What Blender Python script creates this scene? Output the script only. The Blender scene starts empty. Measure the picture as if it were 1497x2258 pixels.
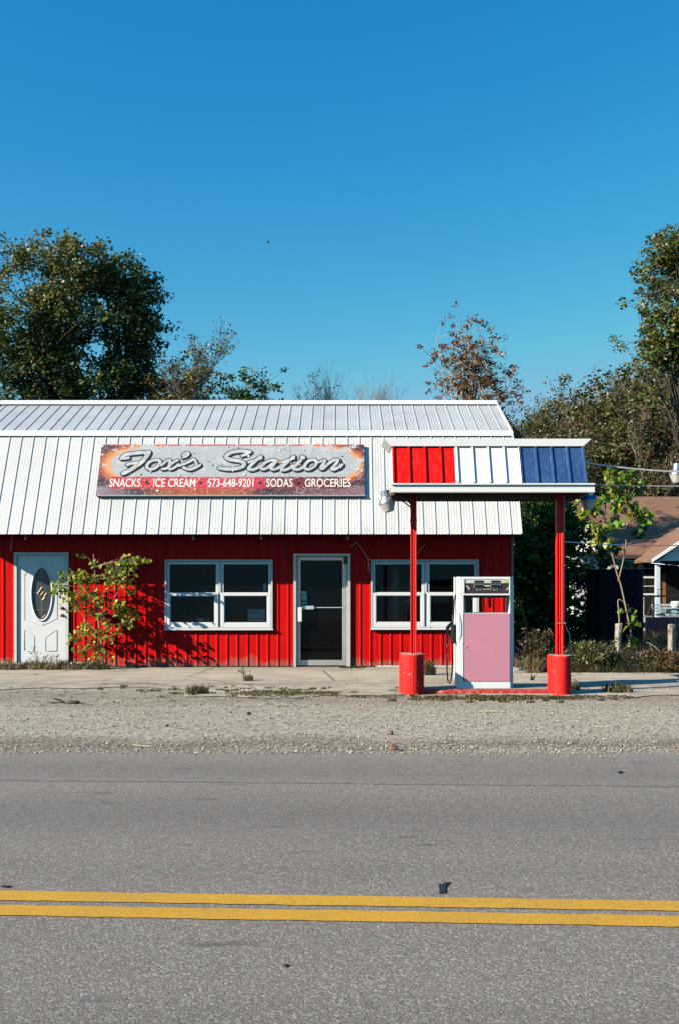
import bpy, math, random
import numpy as np
from mathutils import Vector, Matrix
R = math.radians
F = 2195.0; CX = 748.5; HY = 1288.0; EYE = 1.6
col = bpy.context.scene.collection

def at(x, y, D):
    """a point seen at photo pixel (x, y), standing D metres in front of the camera"""
    return Vector(((x-CX)*D/F, D, EYE+(HY-y)*D/F))
def gx(x, D): return (x-CX)*D/F
def gz(y, D): return EYE+(HY-y)*D/F
def gD(y): return F*EYE/(y-HY)

# ------------------------------------------------------------------ materials
class NT:
    def __init__(s, name):
        s.m = bpy.data.materials.new(name); s.m.use_nodes = True
        s.t = s.m.node_tree; s.n = s.t.nodes; s.l = s.t.links
        s.b = s.n['Principled BSDF']; s.out = s.n['Material Output']
        s.tc = s.n.new('ShaderNodeTexCoord')
        g = s.n.new('ShaderNodeNewGeometry'); s.geo = g; s.P = g.outputs['Position']
    def set(s, k, v):
        i = s.b.inputs[k]
        if isinstance(v, (int, float)): i.default_value = v
        elif isinstance(v, tuple): i.default_value = (*v, 1) if len(v) == 3 else v
        else: s.l.new(v, i)
    def inp(s, sock, v):
        if isinstance(v, (int, float)): sock.default_value = v
        elif isinstance(v, tuple):
            if len(sock.default_value) == 4 and len(v) == 3: v = (*v, 1)
            sock.default_value = v
        else: s.l.new(v, sock)
    def scale(s, vec, sc):
        m = s.n.new('ShaderNodeMapping'); s.l.new(vec, m.inputs[0]); m.inputs['Scale'].default_value = sc; return m.outputs[0]
    def noise(s, scale, detail=4, rough=.6, vec=None, out='Fac'):
        n = s.n.new('ShaderNodeTexNoise'); n.inputs['Scale'].default_value = scale
        n.inputs['Detail'].default_value = detail; n.inputs['Roughness'].default_value = rough
        s.l.new(vec or s.P, n.inputs['Vector']); return n.outputs[out]
    def voro(s, scale, feature='F1', vec=None, out='Distance', rnd=1):
        n = s.n.new('ShaderNodeTexVoronoi'); n.feature = feature; n.inputs['Scale'].default_value = scale
        n.inputs['Randomness'].default_value = rnd
        s.l.new(vec or s.P, n.inputs['Vector']); return n.outputs[out]
    def ramp(s, f, stops):
        n = s.n.new('ShaderNodeValToRGB'); s.l.new(f, n.inputs[0]); e = n.color_ramp.elements
        while len(e) < len(stops): e.new(.5)
        for q, (p, c) in zip(e, stops):
            q.position = p; q.color = (c, c, c, 1) if isinstance(c, (int, float)) else (*c, 1)
        return n.outputs[0]
    def mix(s, f, a, b, mode='MIX'):
        n = s.n.new('ShaderNodeMix'); n.data_type = 'RGBA'; n.blend_type = mode
        s.inp(n.inputs[0], f); s.inp(n.inputs[6], a); s.inp(n.inputs[7], b); return n.outputs[2]
    def math(s, op, a, b=0., c=0., clamp=False):
        n = s.n.new('ShaderNodeMath'); n.operation = op; n.use_clamp = clamp
        s.inp(n.inputs[0], a); s.inp(n.inputs[1], b); s.inp(n.inputs[2], c); return n.outputs[0]
    def xyz(s, vec=None):
        n = s.n.new('ShaderNodeSeparateXYZ'); s.l.new(vec or s.P, n.inputs[0]); return n.outputs
    def bump(s, h, strength=.3, dist=.01):
        n = s.n.new('ShaderNodeBump'); n.inputs['Strength'].default_value = strength
        n.inputs['Distance'].default_value = dist; s.l.new(h, n.inputs['Height']); s.l.new(n.outputs[0], s.b.inputs['Normal'])

def hexc(h):
    v = [int(h[i:i+2], 16)/255 for i in (0, 2, 4)]
    return tuple(c/12.92 if c < .04045 else ((c+.055)/1.055)**2.4 for c in v)

def plain(name, c, rough=.6, metal=0., var=.15, sc=6., bump=0., bsc=60., spec=.4, dirt=None, dthr=.62, dsc=3.):
    t = NT(name)
    n = t.noise(sc, 5)
    colr = t.mix(n, tuple(x*(1-var) for x in c), tuple(min(1, x*(1+var)) for x in c))
    if dirt:
        d = t.ramp(t.noise(dsc, 9, .7), [(dthr, 0.), (dthr+.12, 1.)])
        colr = t.mix(d, colr, dirt)
    t.set('Base Color', colr); t.set('Metallic', metal); t.set('Specular IOR Level', spec)
    t.set('Roughness', t.ramp(n, [(.3, max(.02, rough-.08)), (.7, min(1, rough+.08))]))
    if bump: t.bump(t.noise(bsc, 3), bump, .01)
    return t.m

def leafmat(name, c, c2=None, trans=.35):
    t = NT(name); t.n.remove(t.b)
    c2 = c2 or tuple(x*.6 for x in c)
    cl = t.mix(t.ramp(t.noise(3.1, 3), [(.35, 0.), (.65, 1.)]), c, c2)
    d = t.n.new('ShaderNodeBsdfDiffuse'); tr = t.n.new('ShaderNodeBsdfTranslucent'); gl = t.n.new('ShaderNodeBsdfGlossy')
    gl.inputs['Roughness'].default_value = .45
    t.l.new(cl, d.inputs[0]); t.l.new(cl, tr.inputs[0])
    m = t.n.new('ShaderNodeMixShader'); m.inputs[0].default_value = trans
    t.l.new(d.outputs[0], m.inputs[1]); t.l.new(tr.outputs[0], m.inputs[2])
    m2 = t.n.new('ShaderNodeMixShader'); m2.inputs[0].default_value = .04
    t.l.new(m.outputs[0], m2.inputs[1]); t.l.new(gl.outputs[0], m2.inputs[2]); t.l.new(m2.outputs[0], t.out.inputs[0])
    return t.m

M = {}
# painted metal siding
def siding(name, c, streak, amt, rough=.42, chalk=None, low=None):
    t = NT(name)
    v = t.scale(t.P, (14, 14, .5)); s1 = t.noise(1.5, 6, .65, v)
    n2 = t.noise(1.3, 5)
    base = t.mix(t.ramp(n2, [(.3, 0.), (.7, 1.)]), tuple(x*.86 for x in c), tuple(min(1, x*1.1) for x in c))
    base = t.mix(t.math('MULTIPLY', t.ramp(s1, [(.52, 0.), (.75, 1.)]), amt), base, streak)
    if chalk:
        base = t.mix(t.ramp(t.noise(38, 6, .7), [(.66, 0.), (.72, 1.)]), base, chalk)
    if low:
        z = t.xyz()[2]
        f = t.math('ADD', t.math('MULTIPLY', z, -3.2), t.math('MULTIPLY', t.noise(5, 6, .7), 1.9))
        base = t.mix(t.math('MULTIPLY', t.ramp(f, [(.34, 0.), (.8, 1.)]), .75), base, low)
    t.set('Base Color', base); t.set('Roughness', t.ramp(s1, [(.3, rough-.06), (.7, rough+.14)])); t.set('Specular IOR Level', .12 if c[0] > 3*c[1] else .3)
    t.bump(t.noise(9, 3), .12, .02)
    return t.m
M['red_wall'] = siding('red_painted_siding', (.66, .006, .005), (.40, .008, .007), .55, chalk=(.62, .13, .1), low=(.33, .15, .11))
M['roof_low'] = siding('white_roof_sheet', (.635, .63, .605), (.48, .47, .44), .2, .4)
M['roof_up'] = siding('weathered_roof_sheet', (.47, .485, .48), (.34, .35, .34), .5, .33)
M['roof_trim'] = plain('white_roof_trim', (.72, .715, .685), .4, var=.05, dirt=(.5, .48, .42), dthr=.66)
M['canopy_red'] = siding('canopy_red', (.72, .008, .006), (.50, .05, .04), .8)
M['canopy_white'] = siding('canopy_white', (.76, .76, .72), (.60, .59, .53), .4)
M['canopy_blue'] = siding('canopy_blue', (.028, .080, .205), (.08, .15, .27), .9)
M['fascia'] = plain('cream_fascia', (.84, .83, .77), .45, var=.04, dirt=(.45, .42, .34), dthr=.64, dsc=5)
M['soffit'] = plain('brown_soffit', (.16, .12, .09), .8, var=.3)
M['frame'] = plain('white_vinyl_frame', (.82, .82, .80), .45, var=.04, dirt=(.5, .48, .42), dthr=.68, dsc=14)
M['old_frame'] = plain('weathered_white_frame', (.68, .67, .62), .6, var=.1, dirt=(.30, .22, .15), dthr=.60, dsc=9)
M['alu'] = plain('dull_aluminium', (.52, .52, .49), .45, .55, var=.12, dirt=(.3, .24, .18), dthr=.66, dsc=12)
M['alu_w'] = plain('chalky_aluminium', (.62, .62, .57), .5, .2, var=.1, dirt=(.36, .2, .1), dthr=.66, dsc=10)
M['door_w'] = plain('white_door_paint', (.78, .78, .77), .5, var=.06, sc=3, dirt=(.55, .53, .49), dthr=.58, dsc=5)
M['brass'] = plain('aged_brass', (.16, .09, .05), .4, .8)
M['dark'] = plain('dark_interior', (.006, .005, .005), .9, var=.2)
M['dark_gap'] = plain('dark_caulk', (.05, .045, .042), .9, var=.3)
M['sill'] = plain('concrete_sill', (.42, .40, .35), .9, var=.2, sc=12, bump=.3)
M['pump_w'] = plain('pump_white_enamel', (.86, .86, .84), .4, var=.03, dirt=(.58, .56, .5), dthr=.66, dsc=9)
t = NT('pump_sun_faded_pink')
n = t.noise(1.6, 4); v = t.voro(4.5, 'SMOOTH_F1')
cc = t.mix(t.ramp(n, [(.42, 0.), (.62, 1.)]), (.66, .285, .345), (.57, .28, .36))
cc = t.mix(t.math('MULTIPLY', t.noise(90, 3), .35), cc, (.62, .14, .2))
t.set('Base Color', cc); t.set('Roughness', .55); M['pink'] = t.m
M['pump_face'] = plain('pump_brown_face', (.055, .035, .035), .45, var=.25, dirt=(.4, .36, .34), dthr=.71, dsc=22)
M['label'] = plain('faded_label', (.62, .62, .56), .6, var=.12, sc=30, dirt=(.4, .4, .3), dthr=.6, dsc=30)
M['lcd'] = plain('display_glass', (.012, .022, .018), .15, var=.2)
M['yellow_tag'] = plain('yellow_sticker', (.6, .6, .2), .6)
M['rubber'] = plain('black_rubber', (.014, .014, .015), .5, var=.2)
M['nozzle_green'] = plain('nozzle_green', (.01, .055, .035), .45)
M['base_red'] = plain('red_painted_concrete', (.74, .012, .009), .75, var=.14, sc=9, bump=.5, bsc=25, dirt=(.60, .26, .20), dthr=.60, dsc=11)
M['post_red'] = plain('red_painted_post', (.66, .010, .007), .6, var=.16, sc=14, dirt=(.30, .05, .035), dthr=.57, dsc=16)
M['island_red'] = plain('chipped_red_kerb', (.48, .035, .03), .75, var=.25, sc=15, bump=.5, bsc=30, dirt=(.42, .30, .26), dthr=.55, dsc=9)
M['conduit'] = plain('grey_conduit', (.30, .29, .28), .5, .3)
M['galv'] = plain('galvanised_lamp', (.45, .46, .48), .32, .85, var=.18, sc=20)
M['refr'] = plain('prismatic_refractor', (.52, .51, .46), .25, .1, var=.1, sc=40)
M['sky_reflection'] = plain('blue_reflection', (.02, .12, .42), .5)
M['arm'] = plain('dark_iron_arm', (.03, .028, .03), .5, .4)
M['tube'] = plain('white_tube_light', (.85, .83, .72), .4, var=.03)
M['wire'] = plain('pale_wire', (.80, .79, .74), .6)
M['darkwire'] = plain('black_wire', (.05, .05, .05), .5)
M['wood'] = plain('grey_weathered_post', (.33, .30, .25), .9, var=.35, sc=14, bump=.8, bsc=40, dirt=(.10, .055, .03), dthr=.52, dsc=8)
M['bark'] = plain('tree_bark', (.055, .045, .035), .95, var=.35, sc=9, bump=.5, bsc=30)
M['greybark'] = plain('grey_bark', (.24, .21, .18), .95, var=.3, sc=9)
M['palebark'] = plain('pale_bark', (.42, .37, .31), .9, var=.25, sc=9)
M['stem'] = plain('sapling_stem', (.30, .22, .16), .8, var=.2, sc=20)
M['stone'] = plain('pale_stone', (.34, .28, .23), .95, var=.3, sc=18, bump=.7, bsc=25)
M['block'] = plain('corrugated_grey_block', (.20, .17, .19), .9, var=.3, sc=20, bump=.5)
t = NT('dark_navy_tank_steel')
s1 = t.noise(2., 6, .65, t.scale(t.P, (9, 9, .7)))
z = t.xyz()[2]
rf = t.math('SUBTRACT', t.math('ADD', t.math('MULTIPLY', s1, 1.3), t.math('MULTIPLY', t.noise(4, 5), .5)), t.math('MULTIPLY', z, .35))
cc = t.mix(t.ramp(rf, [(.72, 0.), (.95, 1.)]), (.005, .006, .013), (.05, .026, .018))
t.set('Base Color', cc); t.set('Roughness', .7); t.set('Specular IOR Level', .1); M['tank'] = t.m

LEAF = {
 'dk': leafmat('dark_green_leaf', (.042, .095, .014), (.018, .048, .008), .3),
 'dk2': leafmat('olive_leaf', (.115, .140, .022), (.06, .085, .014), .3),
 'ye': leafmat('pale_yellow_leaf', (.33, .29, .08), (.22, .19, .05), .3),
 'gr': leafmat('bright_green_leaf', (.22, .40, .03), (.11, .24, .02), .45),
 'gr2': leafmat('deep_green_leaf', (.07, .16, .02), (.035, .09, .014), .4),
 'yl': leafmat('yellow_leaf', (.55, .40, .03), (.42, .24, .02), .4),
 'yg': leafmat('yellow_green_leaf', (.48, .50, .05), (.32, .38, .04), .45),
 'or': leafmat('rust_leaf', (.30, .10, .02), (.20, .07, .02), .3),
 'ob': leafmat('orange_brown_leaf', (.24, .12, .03), (.15, .07, .02), .3),
 'br': leafmat('brown_leaf', (.15, .105, .05), (.09, .06, .032), .25),
 'ol': leafmat('dull_olive_leaf', (.12, .125, .035), (.08, .075, .028), .25),
 'st': leafmat('straw_blade', (.42, .33, .16), (.28, .20, .09), .3),
 'sg': leafmat('dry_green_blade', (.075, .09, .018), (.035, .045, .012), .3),
 'bb': leafmat('dead_brown_blade', (.085, .048, .022), (.04, .022, .012), .2),
}

# ------------------------------------------------------------------ mesh builder
class MB:
    def __init__(s): s.v = []; s.f = []; s.m = []; s.cur = 0
    def add(s, vs, fs):
        o = len(s.v); s.v += [tuple(p) for p in vs]; s.f += [tuple(i+o for i in f) for f in fs]; s.m += [s.cur]*len(fs); return s
    def box(s, x0, x1, y0, y1, z0, z1):
        vs = [(x, y, z) for z in (z0, z1) for y in (y0, y1) for x in (x0, x1)]
        return s.add(vs, [(0, 2, 3, 1), (4, 5, 7, 6), (0, 1, 5, 4), (2, 6, 7, 3), (0, 4, 6, 2), (1, 3, 7, 5)])
    def quad(s, a, b, c, d): return s.add([a, b, c, d], [(0, 1, 2, 3)])
    def prism(s, poly, z0, z1, axis='z'):
        """poly: 2D outline; axis z: (x,y) extruded in z; axis y: (x,z) extruded in y; axis x: (y,z) extruded in x"""
        P = {'z': lambda a, b, c: (a, b, c), 'y': lambda a, b, c: (a, c, b), 'x': lambda a, b, c: (c, a, b)}[axis]
        n = len(poly); vs = [P(a, b, z0) for a, b in poly]+[P(a, b, z1) for a, b in poly]
        fs = [tuple(range(n))[::-1], tuple(range(n, 2*n))]+[(i, (i+1) % n, n+(i+1) % n, n+i) for i in range(n)]
        return s.add(vs, fs)
    def tube(s, pts, rad, n=6, cap=True):
        pts = [Vector(p) for p in pts]
        if not isinstance(rad, (list, tuple)): rad = [rad]*len(pts)
        vs = []; fs = []; ref = None
        for i, p in enumerate(pts):
            d = (pts[min(i+1, len(pts)-1)]-pts[max(i-1, 0)])
            if d.length < 1e-9: d = Vector((0, 0, 1))
            d.normalize()
            if ref is None: ref = Vector((1, 0, 0)) if abs(d.x) < .8 else Vector((0, 1, 0))
            a = (ref-d*ref.dot(d)).normalized(); ref = a; b = d.cross(a)
            for k in range(n):
                t = 2*math.pi*k/n; vs.append(p+(a*math.cos(t)+b*math.sin(t))*rad[i])
        for i in range(len(pts)-1):
            for k in range(n):
                fs.append((i*n+k, i*n+(k+1) % n, (i+1)*n+(k+1) % n, (i+1)*n+k))
        if cap: fs += [tuple(range(n))[::-1], tuple(range((len(pts)-1)*n, len(pts)*n))]
        return s.add(vs, fs)
    def lathe(s, c, axis, prof, n=24):
        """prof: (dist along axis, radius)"""
        ax = Vector(axis).normalized(); c = Vector(c)
        return s.tube2(c, ax, prof, n)
    def tube2(s, c, ax, prof, n):
        ref = Vector((1, 0, 0)) if abs(ax.x) < .8 else Vector((0, 1, 0))
        a = (ref-ax*ref.dot(ax)).normalized(); b = ax.cross(a); vs = []; fs = []
        for h, r in prof:
            for k in range(n):
                t = 2*math.pi*k/n; vs.append(c+ax*h+(a*math.cos(t)+b*math.sin(t))*r)
        for i in range(len(prof)-1):
            for k in range(n): fs.append((i*n+k, i*n+(k+1) % n, (i+1)*n+(k+1) % n, (i+1)*n+k))
        fs += [tuple(range(n))[::-1], tuple(range((len(prof)-1)*n, len(prof)*n))]
        return s.add(vs, fs)
    def blob(s, c, r, n=8, jit=.25, rnd=random):
        c = Vector(c); vs = []; fs = []; m = max(3, n//2)
        for i in range(m+1):
            ph = math.pi*i/m
            for k in range(n):
                th = 2*math.pi*k/n; j = 1+rnd.uniform(-jit, jit)
                vs.append((c.x+r[0]*j*math.sin(ph)*math.cos(th), c.y+r[1]*j*math.sin(ph)*math.sin(th), c.z+r[2]*j*math.cos(ph)))
        for i in range(m):
            for k in range(n): fs.append((i*n+k, (i+1)*n+k, (i+1)*n+(k+1) % n, i*n+(k+1) % n))
        return s.add(vs, fs)
    def build(s, name, mat, parent=None, smooth=False, org=None, bevel=0.):
        if parent is not None and org is None: org = parent.get('_o', None); 
        o3 = np.array(ORG.get(parent.name, (0, 0, 0)) if parent is not None else (org or (0, 0, 0)))
        me = bpy.data.meshes.new(name)
        V = np.array(s.v, dtype=float).reshape(-1, 3)-o3
        me.from_pydata(V.tolist(), [], s.f)
        for m in (mat if isinstance(mat, (list, tuple)) else [mat]): me.materials.append(m)
        if max(s.m, default=0) > 0: me.polygons.foreach_set('material_index', s.m)
        if smooth: me.polygons.foreach_set('use_smooth', [True]*len(s.f))
        me.update()
        o = bpy.data.objects.new(name, me); col.objects.link(o)
        if parent is not None:
            o.parent = parent; ORG[o.name] = tuple(o3)
        else:
            o.location = o3; ORG[o.name] = tuple(o3)
        if bevel:
            b = o.modifiers.new('bevel', 'BEVEL'); b.width = bevel; b.segments = 2; b.limit_method = 'ANGLE'
        return o
ORG = {}

def tag(o, label=None, cat=None, group=None, kind=None):
    if label: o['label'] = label
    if cat: o['category'] = cat
    if group: o['group'] = group
    if kind: o['kind'] = kind
    return o
def thing(name, loc, label, cat, group=None):
    o = bpy.data.objects.new(name, None); col.objects.link(o); o.location = loc; o.empty_display_size = .2
    ORG[o.name] = tuple(loc); return tag(o, label, cat, group)
def structure(o): o['kind'] = 'structure'; return o
def copy_tree(o, loc, rz=0., sc=1., label=None):
    c = o.copy(); col.objects.link(c); c.location = loc; c.rotation_euler = (0, 0, rz)
    c.scale = sc if isinstance(sc, tuple) else (sc, sc, sc)
    if label: c['label'] = label
    def rec(src, dst):
        for ch in list(src.children):
            k = ch.copy(); col.objects.link(k); k.parent = dst; rec(ch, k)
    rec(o, c); return c

# ------------------------------------------------------------------ world, sun, camera
S = bpy.context.scene
sunv = Vector((1, .45, -.57)).normalized()
el = math.asin(-sunv.z)
w = bpy.data.worlds.new('World'); S.world = w; w.use_nodes = True
nt = w.node_tree; bg = nt.nodes['Background']; sky = nt.nodes.new('ShaderNodeTexSky'); sky.sky_type = 'NISHITA'
sky.sun_disc = False; sky.sun_elevation = el; sky.sun_rotation = math.atan2(-sunv.x, -sunv.y)
sky.altitude = 300; sky.air_density = 1.0; sky.dust_density = .3; sky.ozone_density = 4.0
hs = nt.nodes.new('ShaderNodeHueSaturation'); hs.inputs['Saturation'].default_value = 1.28; hs.inputs['Hue'].default_value = .487
hs.inputs['Value'].default_value = 1.0
nt.links.new(sky.outputs[0], hs.inputs['Color']); bg.inputs[1].default_value = .085
se = nt.nodes.new('ShaderNodeSeparateColor'); co = nt.nodes.new('ShaderNodeCombineColor'); nt.links.new(hs.outputs[0], se.inputs[0])
for i, (p_, k_) in enumerate(((1.45, 5.05), (.95, 1.50), (.45, .955))):     # film-like response of the clear sky, per channel
    a_ = nt.nodes.new('ShaderNodeMath'); a_.operation = 'MULTIPLY'; a_.inputs[1].default_value = .116; nt.links.new(se.outputs[i], a_.inputs[0])
    b_ = nt.nodes.new('ShaderNodeMath'); b_.operation = 'POWER'; b_.inputs[1].default_value = p_; nt.links.new(a_.outputs[0], b_.inputs[0])
    c_ = nt.nodes.new('ShaderNodeMath'); c_.operation = 'MULTIPLY'; c_.inputs[1].default_value = k_/.116/1.273; nt.links.new(b_.outputs[0], c_.inputs[0])
    d_ = nt.nodes.new('ShaderNodeMath'); d_.operation = 'MINIMUM'; d_.inputs[1].default_value = (.25, .52, .72)[i]/.116/1.273; nt.links.new(c_.outputs[0], d_.inputs[0])
    nt.links.new(d_.outputs[0], co.inputs[i])
nt.links.new(co.outputs[0], bg.inputs[0])
sd = bpy.data.lights.new('sun', 'SUN'); sd.energy = 5.0; sd.angle = R(.5); sd.color = (1, .90, .755)
so = bpy.data.objects.new('sun', sd); col.objects.link(so); so.rotation_euler = sunv.to_track_quat('-Z', 'Y').to_euler()
so.location = (-20, -5, 20)
cd = bpy.data.cameras.new('camera'); cam = bpy.data.objects.new('camera', cd); col.objects.link(cam); S.camera = cam
cam.location = (0, 0, EYE); cam.rotation_euler = (R(90), 0, 0)
cd.sensor_fit = 'VERTICAL'; cd.sensor_height = 36; cd.lens = 36*F/2258; cd.shift_y = (HY-1129)/2258; cd.clip_end = 2000
S.view_settings.view_transform = 'Standard'; S.view_settings.look = 'None'; S.view_settings.exposure = .80; S.view_settings.gamma = 1
S.cycles.diffuse_bounces = 0; S.cycles.max_bounces = 8; S.cycles.transparent_max_bounces = 12
S.render.resolution_x = 678; S.render.resolution_y = 1024

# ------------------------------------------------------------------ ground
def ground_mat():
    t = NT('pale_gravel_lot'); X, Y, Z = t.xyz()
    big = t.noise(.55, 5, .6, t.scale(t.P, (.5, 1.6, 1)))
    c = t.mix(t.ramp(big, [(.35, 0.), (.65, 1.)]), (.64, .555, .42), (.76, .675, .54))
    # pebbles
    vc = t.voro(55, 'F1', out='Color'); vd = t.voro(55, 'F1')
    sep = t.xyz(vc)
    c = t.mix(t.math('MULTIPLY', t.ramp(sep[0], [(.1, 1.), (.5, 0.)]), .6), c, (.19, .165, .135))
    c = t.mix(t.math('MULTIPLY', t.ramp(sep[1], [(.75, 0.), (.95, 1.)]), .65), c, (.78, .73, .63))
    c = t.mix(t.math('MULTIPLY', t.ramp(vd, [(.25, 0.), (.62, 1.)]), .35), c, (.2, .175, .14))
    # dark dirty gravel along the road edge
    wob = t.math('MULTIPLY', t.math('SUBTRACT', t.noise(.8, 5, .65), .5), 1.5)
    yy = t.math('ADD', Y, wob)
    band = t.math('SUBTRACT', 1.0, t.math('ABSOLUTE', t.math('MULTIPLY', t.math('SUBTRACT', yy, 9.9), 1.45)), clamp=True)
    spk = t.ramp(t.noise(26, 6, .75), [(.38, 0.), (.56, 1.)])
    c = t.mix(t.math('MULTIPLY', t.math('MULTIPLY', band, spk), 1.), c, (.115, .08, .062))
    # trodden brown dirt in front of the slab
    wob2 = t.math('MULTIPLY', t.math('SUBTRACT', t.noise(.6, 5, .6, t.scale(t.P, (1, 2.5, 1))), .5), 4.0)
    b2 = t.math('SUBTRACT', 1.0, t.math('ABSOLUTE', t.math('MULTIPLY', t.math('SUBTRACT', t.math('ADD', Y, wob2), 14.1), .75)), clamp=True)
    c = t.mix(t.math('MULTIPLY', t.math('MULTIPLY', b2, t.ramp(t.noise(9, 7, .7), [(.35, .3), (.6, 1.)])), .75), c, (.22, .165, .115))
    c = t.mix(t.math('MULTIPLY', t.ramp(t.noise(14, 8, .8, t.scale(t.P, (1, .45, 1))), [(.42, 0.), (.62, 1.)]), .7), c, (.20, .16, .12))
    far = t.ramp(Y, [(0., 0.), (1., 1.)])
    # grassy soil past the verge
    g = t.math('MULTIPLY', t.math('SUBTRACT', Y, 18.6), 1.2, clamp=True)
    c = t.mix(g, c, t.mix(t.noise(3, 6), (.05, .045, .02), (.09, .065, .035)))
    t.set('Base Color', c); t.set('Roughness', .95); t.set('Specular IOR Level', .15)
    t.bump(t.math('ADD', t.math('MULTIPLY', t.noise(45, 6, .75), 1.2), t.math('MULTIPLY', vd, -.6)), .9, .02)
    return t.m
rnd = random.Random(3)
g = MB(); nx, ny = 60, 90
xs = np.linspace(-1, 1, nx); xs = np.sign(xs)*np.abs(xs)**2.2*300
ys = -12+np.linspace(0, 1, ny)**2.6*560
vs = []
for j, y in enumerate(ys):
    for i, x in enumerate(xs):
        z = 0
        if 9.7 < y < 17.5 and abs(x) < 20: z = .0
        vs.append((x, y, z))
g.add(vs, [(j*nx+i, j*nx+i+1, (j+1)*nx+i+1, (j+1)*nx+i) for j in range(ny-1) for i in range(nx-1)])
structure(g.build('ground', ground_mat()))

def road_edge(x): return 9.44-.02*x+.05*math.sin(x*2.3+1)+.035*math.sin(x*7.1)+.02*math.sin(x*17.3)
def asphalt():
    t = NT('worn_pale_asphalt'); X, Y, Z = t.xyz()
    big = t.noise(.35, 5, .6, t.scale(t.P, (.35, 1.7, 1)))
    c = t.mix(t.ramp(big, [(.3, 0.), (.7, 1.)]), (.176, .157, .135), (.226, .200, .172))
    sp = t.xyz(t.voro(105, 'F1', out='Color')); vd = t.voro(105)
    c = t.mix(t.math('MULTIPLY', t.ramp(sp[0], [(.05, 1.), (.42, 0.)]), .5), c, (.09, .08, .07))
    c = t.mix(t.math('MULTIPLY', t.ramp(sp[1], [(.7, 0.), (.95, 1.)]), .55), c, (.50, .46, .40))
    c = t.mix(t.math('MULTIPLY', t.ramp(sp[2], [(.8, 0.), (.95, 1.)]), .4), c, (.34, .23, .16))
    c = t.mix(t.math('MULTIPLY', t.ramp(t.noise(16, 6, .7), [(.5, 0.), (.75, 1.)]), .35), c, (.13, .125, .12))
    # tyre-darkened wheel tracks
    yr = t.math('ADD', Y, t.math('MULTIPLY', X, .055))
    for yc, wd, k in ((6.75, .9, .34), (8.4, .5, .22), (3.3, .6, .28), (5.55, .35, .15)):
        bd = t.math('SUBTRACT', 1.0, t.math('ABSOLUTE', t.math('DIVIDE', t.math('SUBTRACT', yr, yc), wd)), clamp=True)
        c = t.mix(t.math('MULTIPLY', bd, k), c, (.10, .09, .082))
    # short dark sunken patches
    pt = t.noise(1.7, 5, .6, t.scale(t.P, (.8, 4.2, 1)))
    c = t.mix(t.math('MULTIPLY', t.ramp(pt, [(.62, 0.), (.70, 1.)]), .6), c, (.085, .08, .078))
    # paving joint crack, wandering
    wob = t.math('MULTIPLY', t.math('SUBTRACT', t.noise(1.8, 6, .7), .5), .11)
    ds = t.math('ABSOLUTE', t.math('SUBTRACT', t.math('ADD', t.math('ADD', Y, t.math('MULTIPLY', X, .046)), wob), 7.95))
    c = t.mix(t.math('MULTIPLY', t.ramp(ds, [(.004, 1.), (.03, 0.)]), .75), c, (.07, .068, .072))
    # gravel dust at the far edge
    dust = t.math('MULTIPLY', t.math('SUBTRACT', t.math('ADD', Y, t.math('MULTIPLY', t.noise(3, 6, .7), .9)), 9.35), 1.3, clamp=True)
    c = t.mix(t.math('MULTIPLY', dust, .6), c, (.30, .28, .245))
    t.set('Base Color', c); t.set('Roughness', .85); t.set('Specular IOR Level', .25)
    t.bump(t.math('ADD', t.noise(130, 4, .7), t.math('MULTIPLY', vd, -.5)), .7, .006)
    return t.m
g = MB(); xr = list(np.concatenate([np.linspace(-120, -8, 30), np.linspace(-7.9, 7.9, 260), np.linspace(8, 120, 30)]))
vs = [(x, -4.2, .006) for x in xr]+[(x, road_edge(x)+rnd.uniform(-.025, .025), .006) for x in xr]; n = len(xr)
g.add(vs, [(i, i+1, n+i+1, n+i) for i in range(n-1)])
structure(g.build('road', asphalt()))

t = NT('worn_yellow_line_paint'); n1 = t.noise(120, 5, .7)
c = t.mix(t.noise(3, 5), (.60, .30, .012), (.70, .37, .02))
c = t.mix(t.math('MULTIPLY', t.ramp(t.voro(105), [(.45, 0.), (.7, 1.)]), .45), c, (.28, .16, .02))
c = t.mix(t.math('MULTIPLY', t.ramp(t.noise(24, 8, .8), [(.58, 0.), (.66, 1.)]), .8), c, (.2, .17, .14))
c = t.mix(t.math('MULTIPLY', t.ramp(t.noise(1.1, 6, .7), [(.45, 0.), (.7, 1.)]), .35), c, (.30, .19, .05))
t.set('Base Color', c); t.set('Roughness', .7); t.bump(n1, .6, .006); M['line'] = t.m
def line_strip(d0, d1):
    g = MB(); xr = np.linspace(-60, 60, 1600); vs = []
    for d in (d0, d1):
        for x in xr: vs.append((x, d-.058*x+.012*math.sin(x*.9)+rnd.uniform(-.005, .005), .0105))
    n = len(xr); g.add(vs, [(i, i+1, n+i+1, n+i) for i in range(n-1)]); return g
structure(line_strip(4.925, 5.078).build('road_marking', M['line']))
structure(line_strip(4.700, 4.853).build('road_marking', M['line']))

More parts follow.
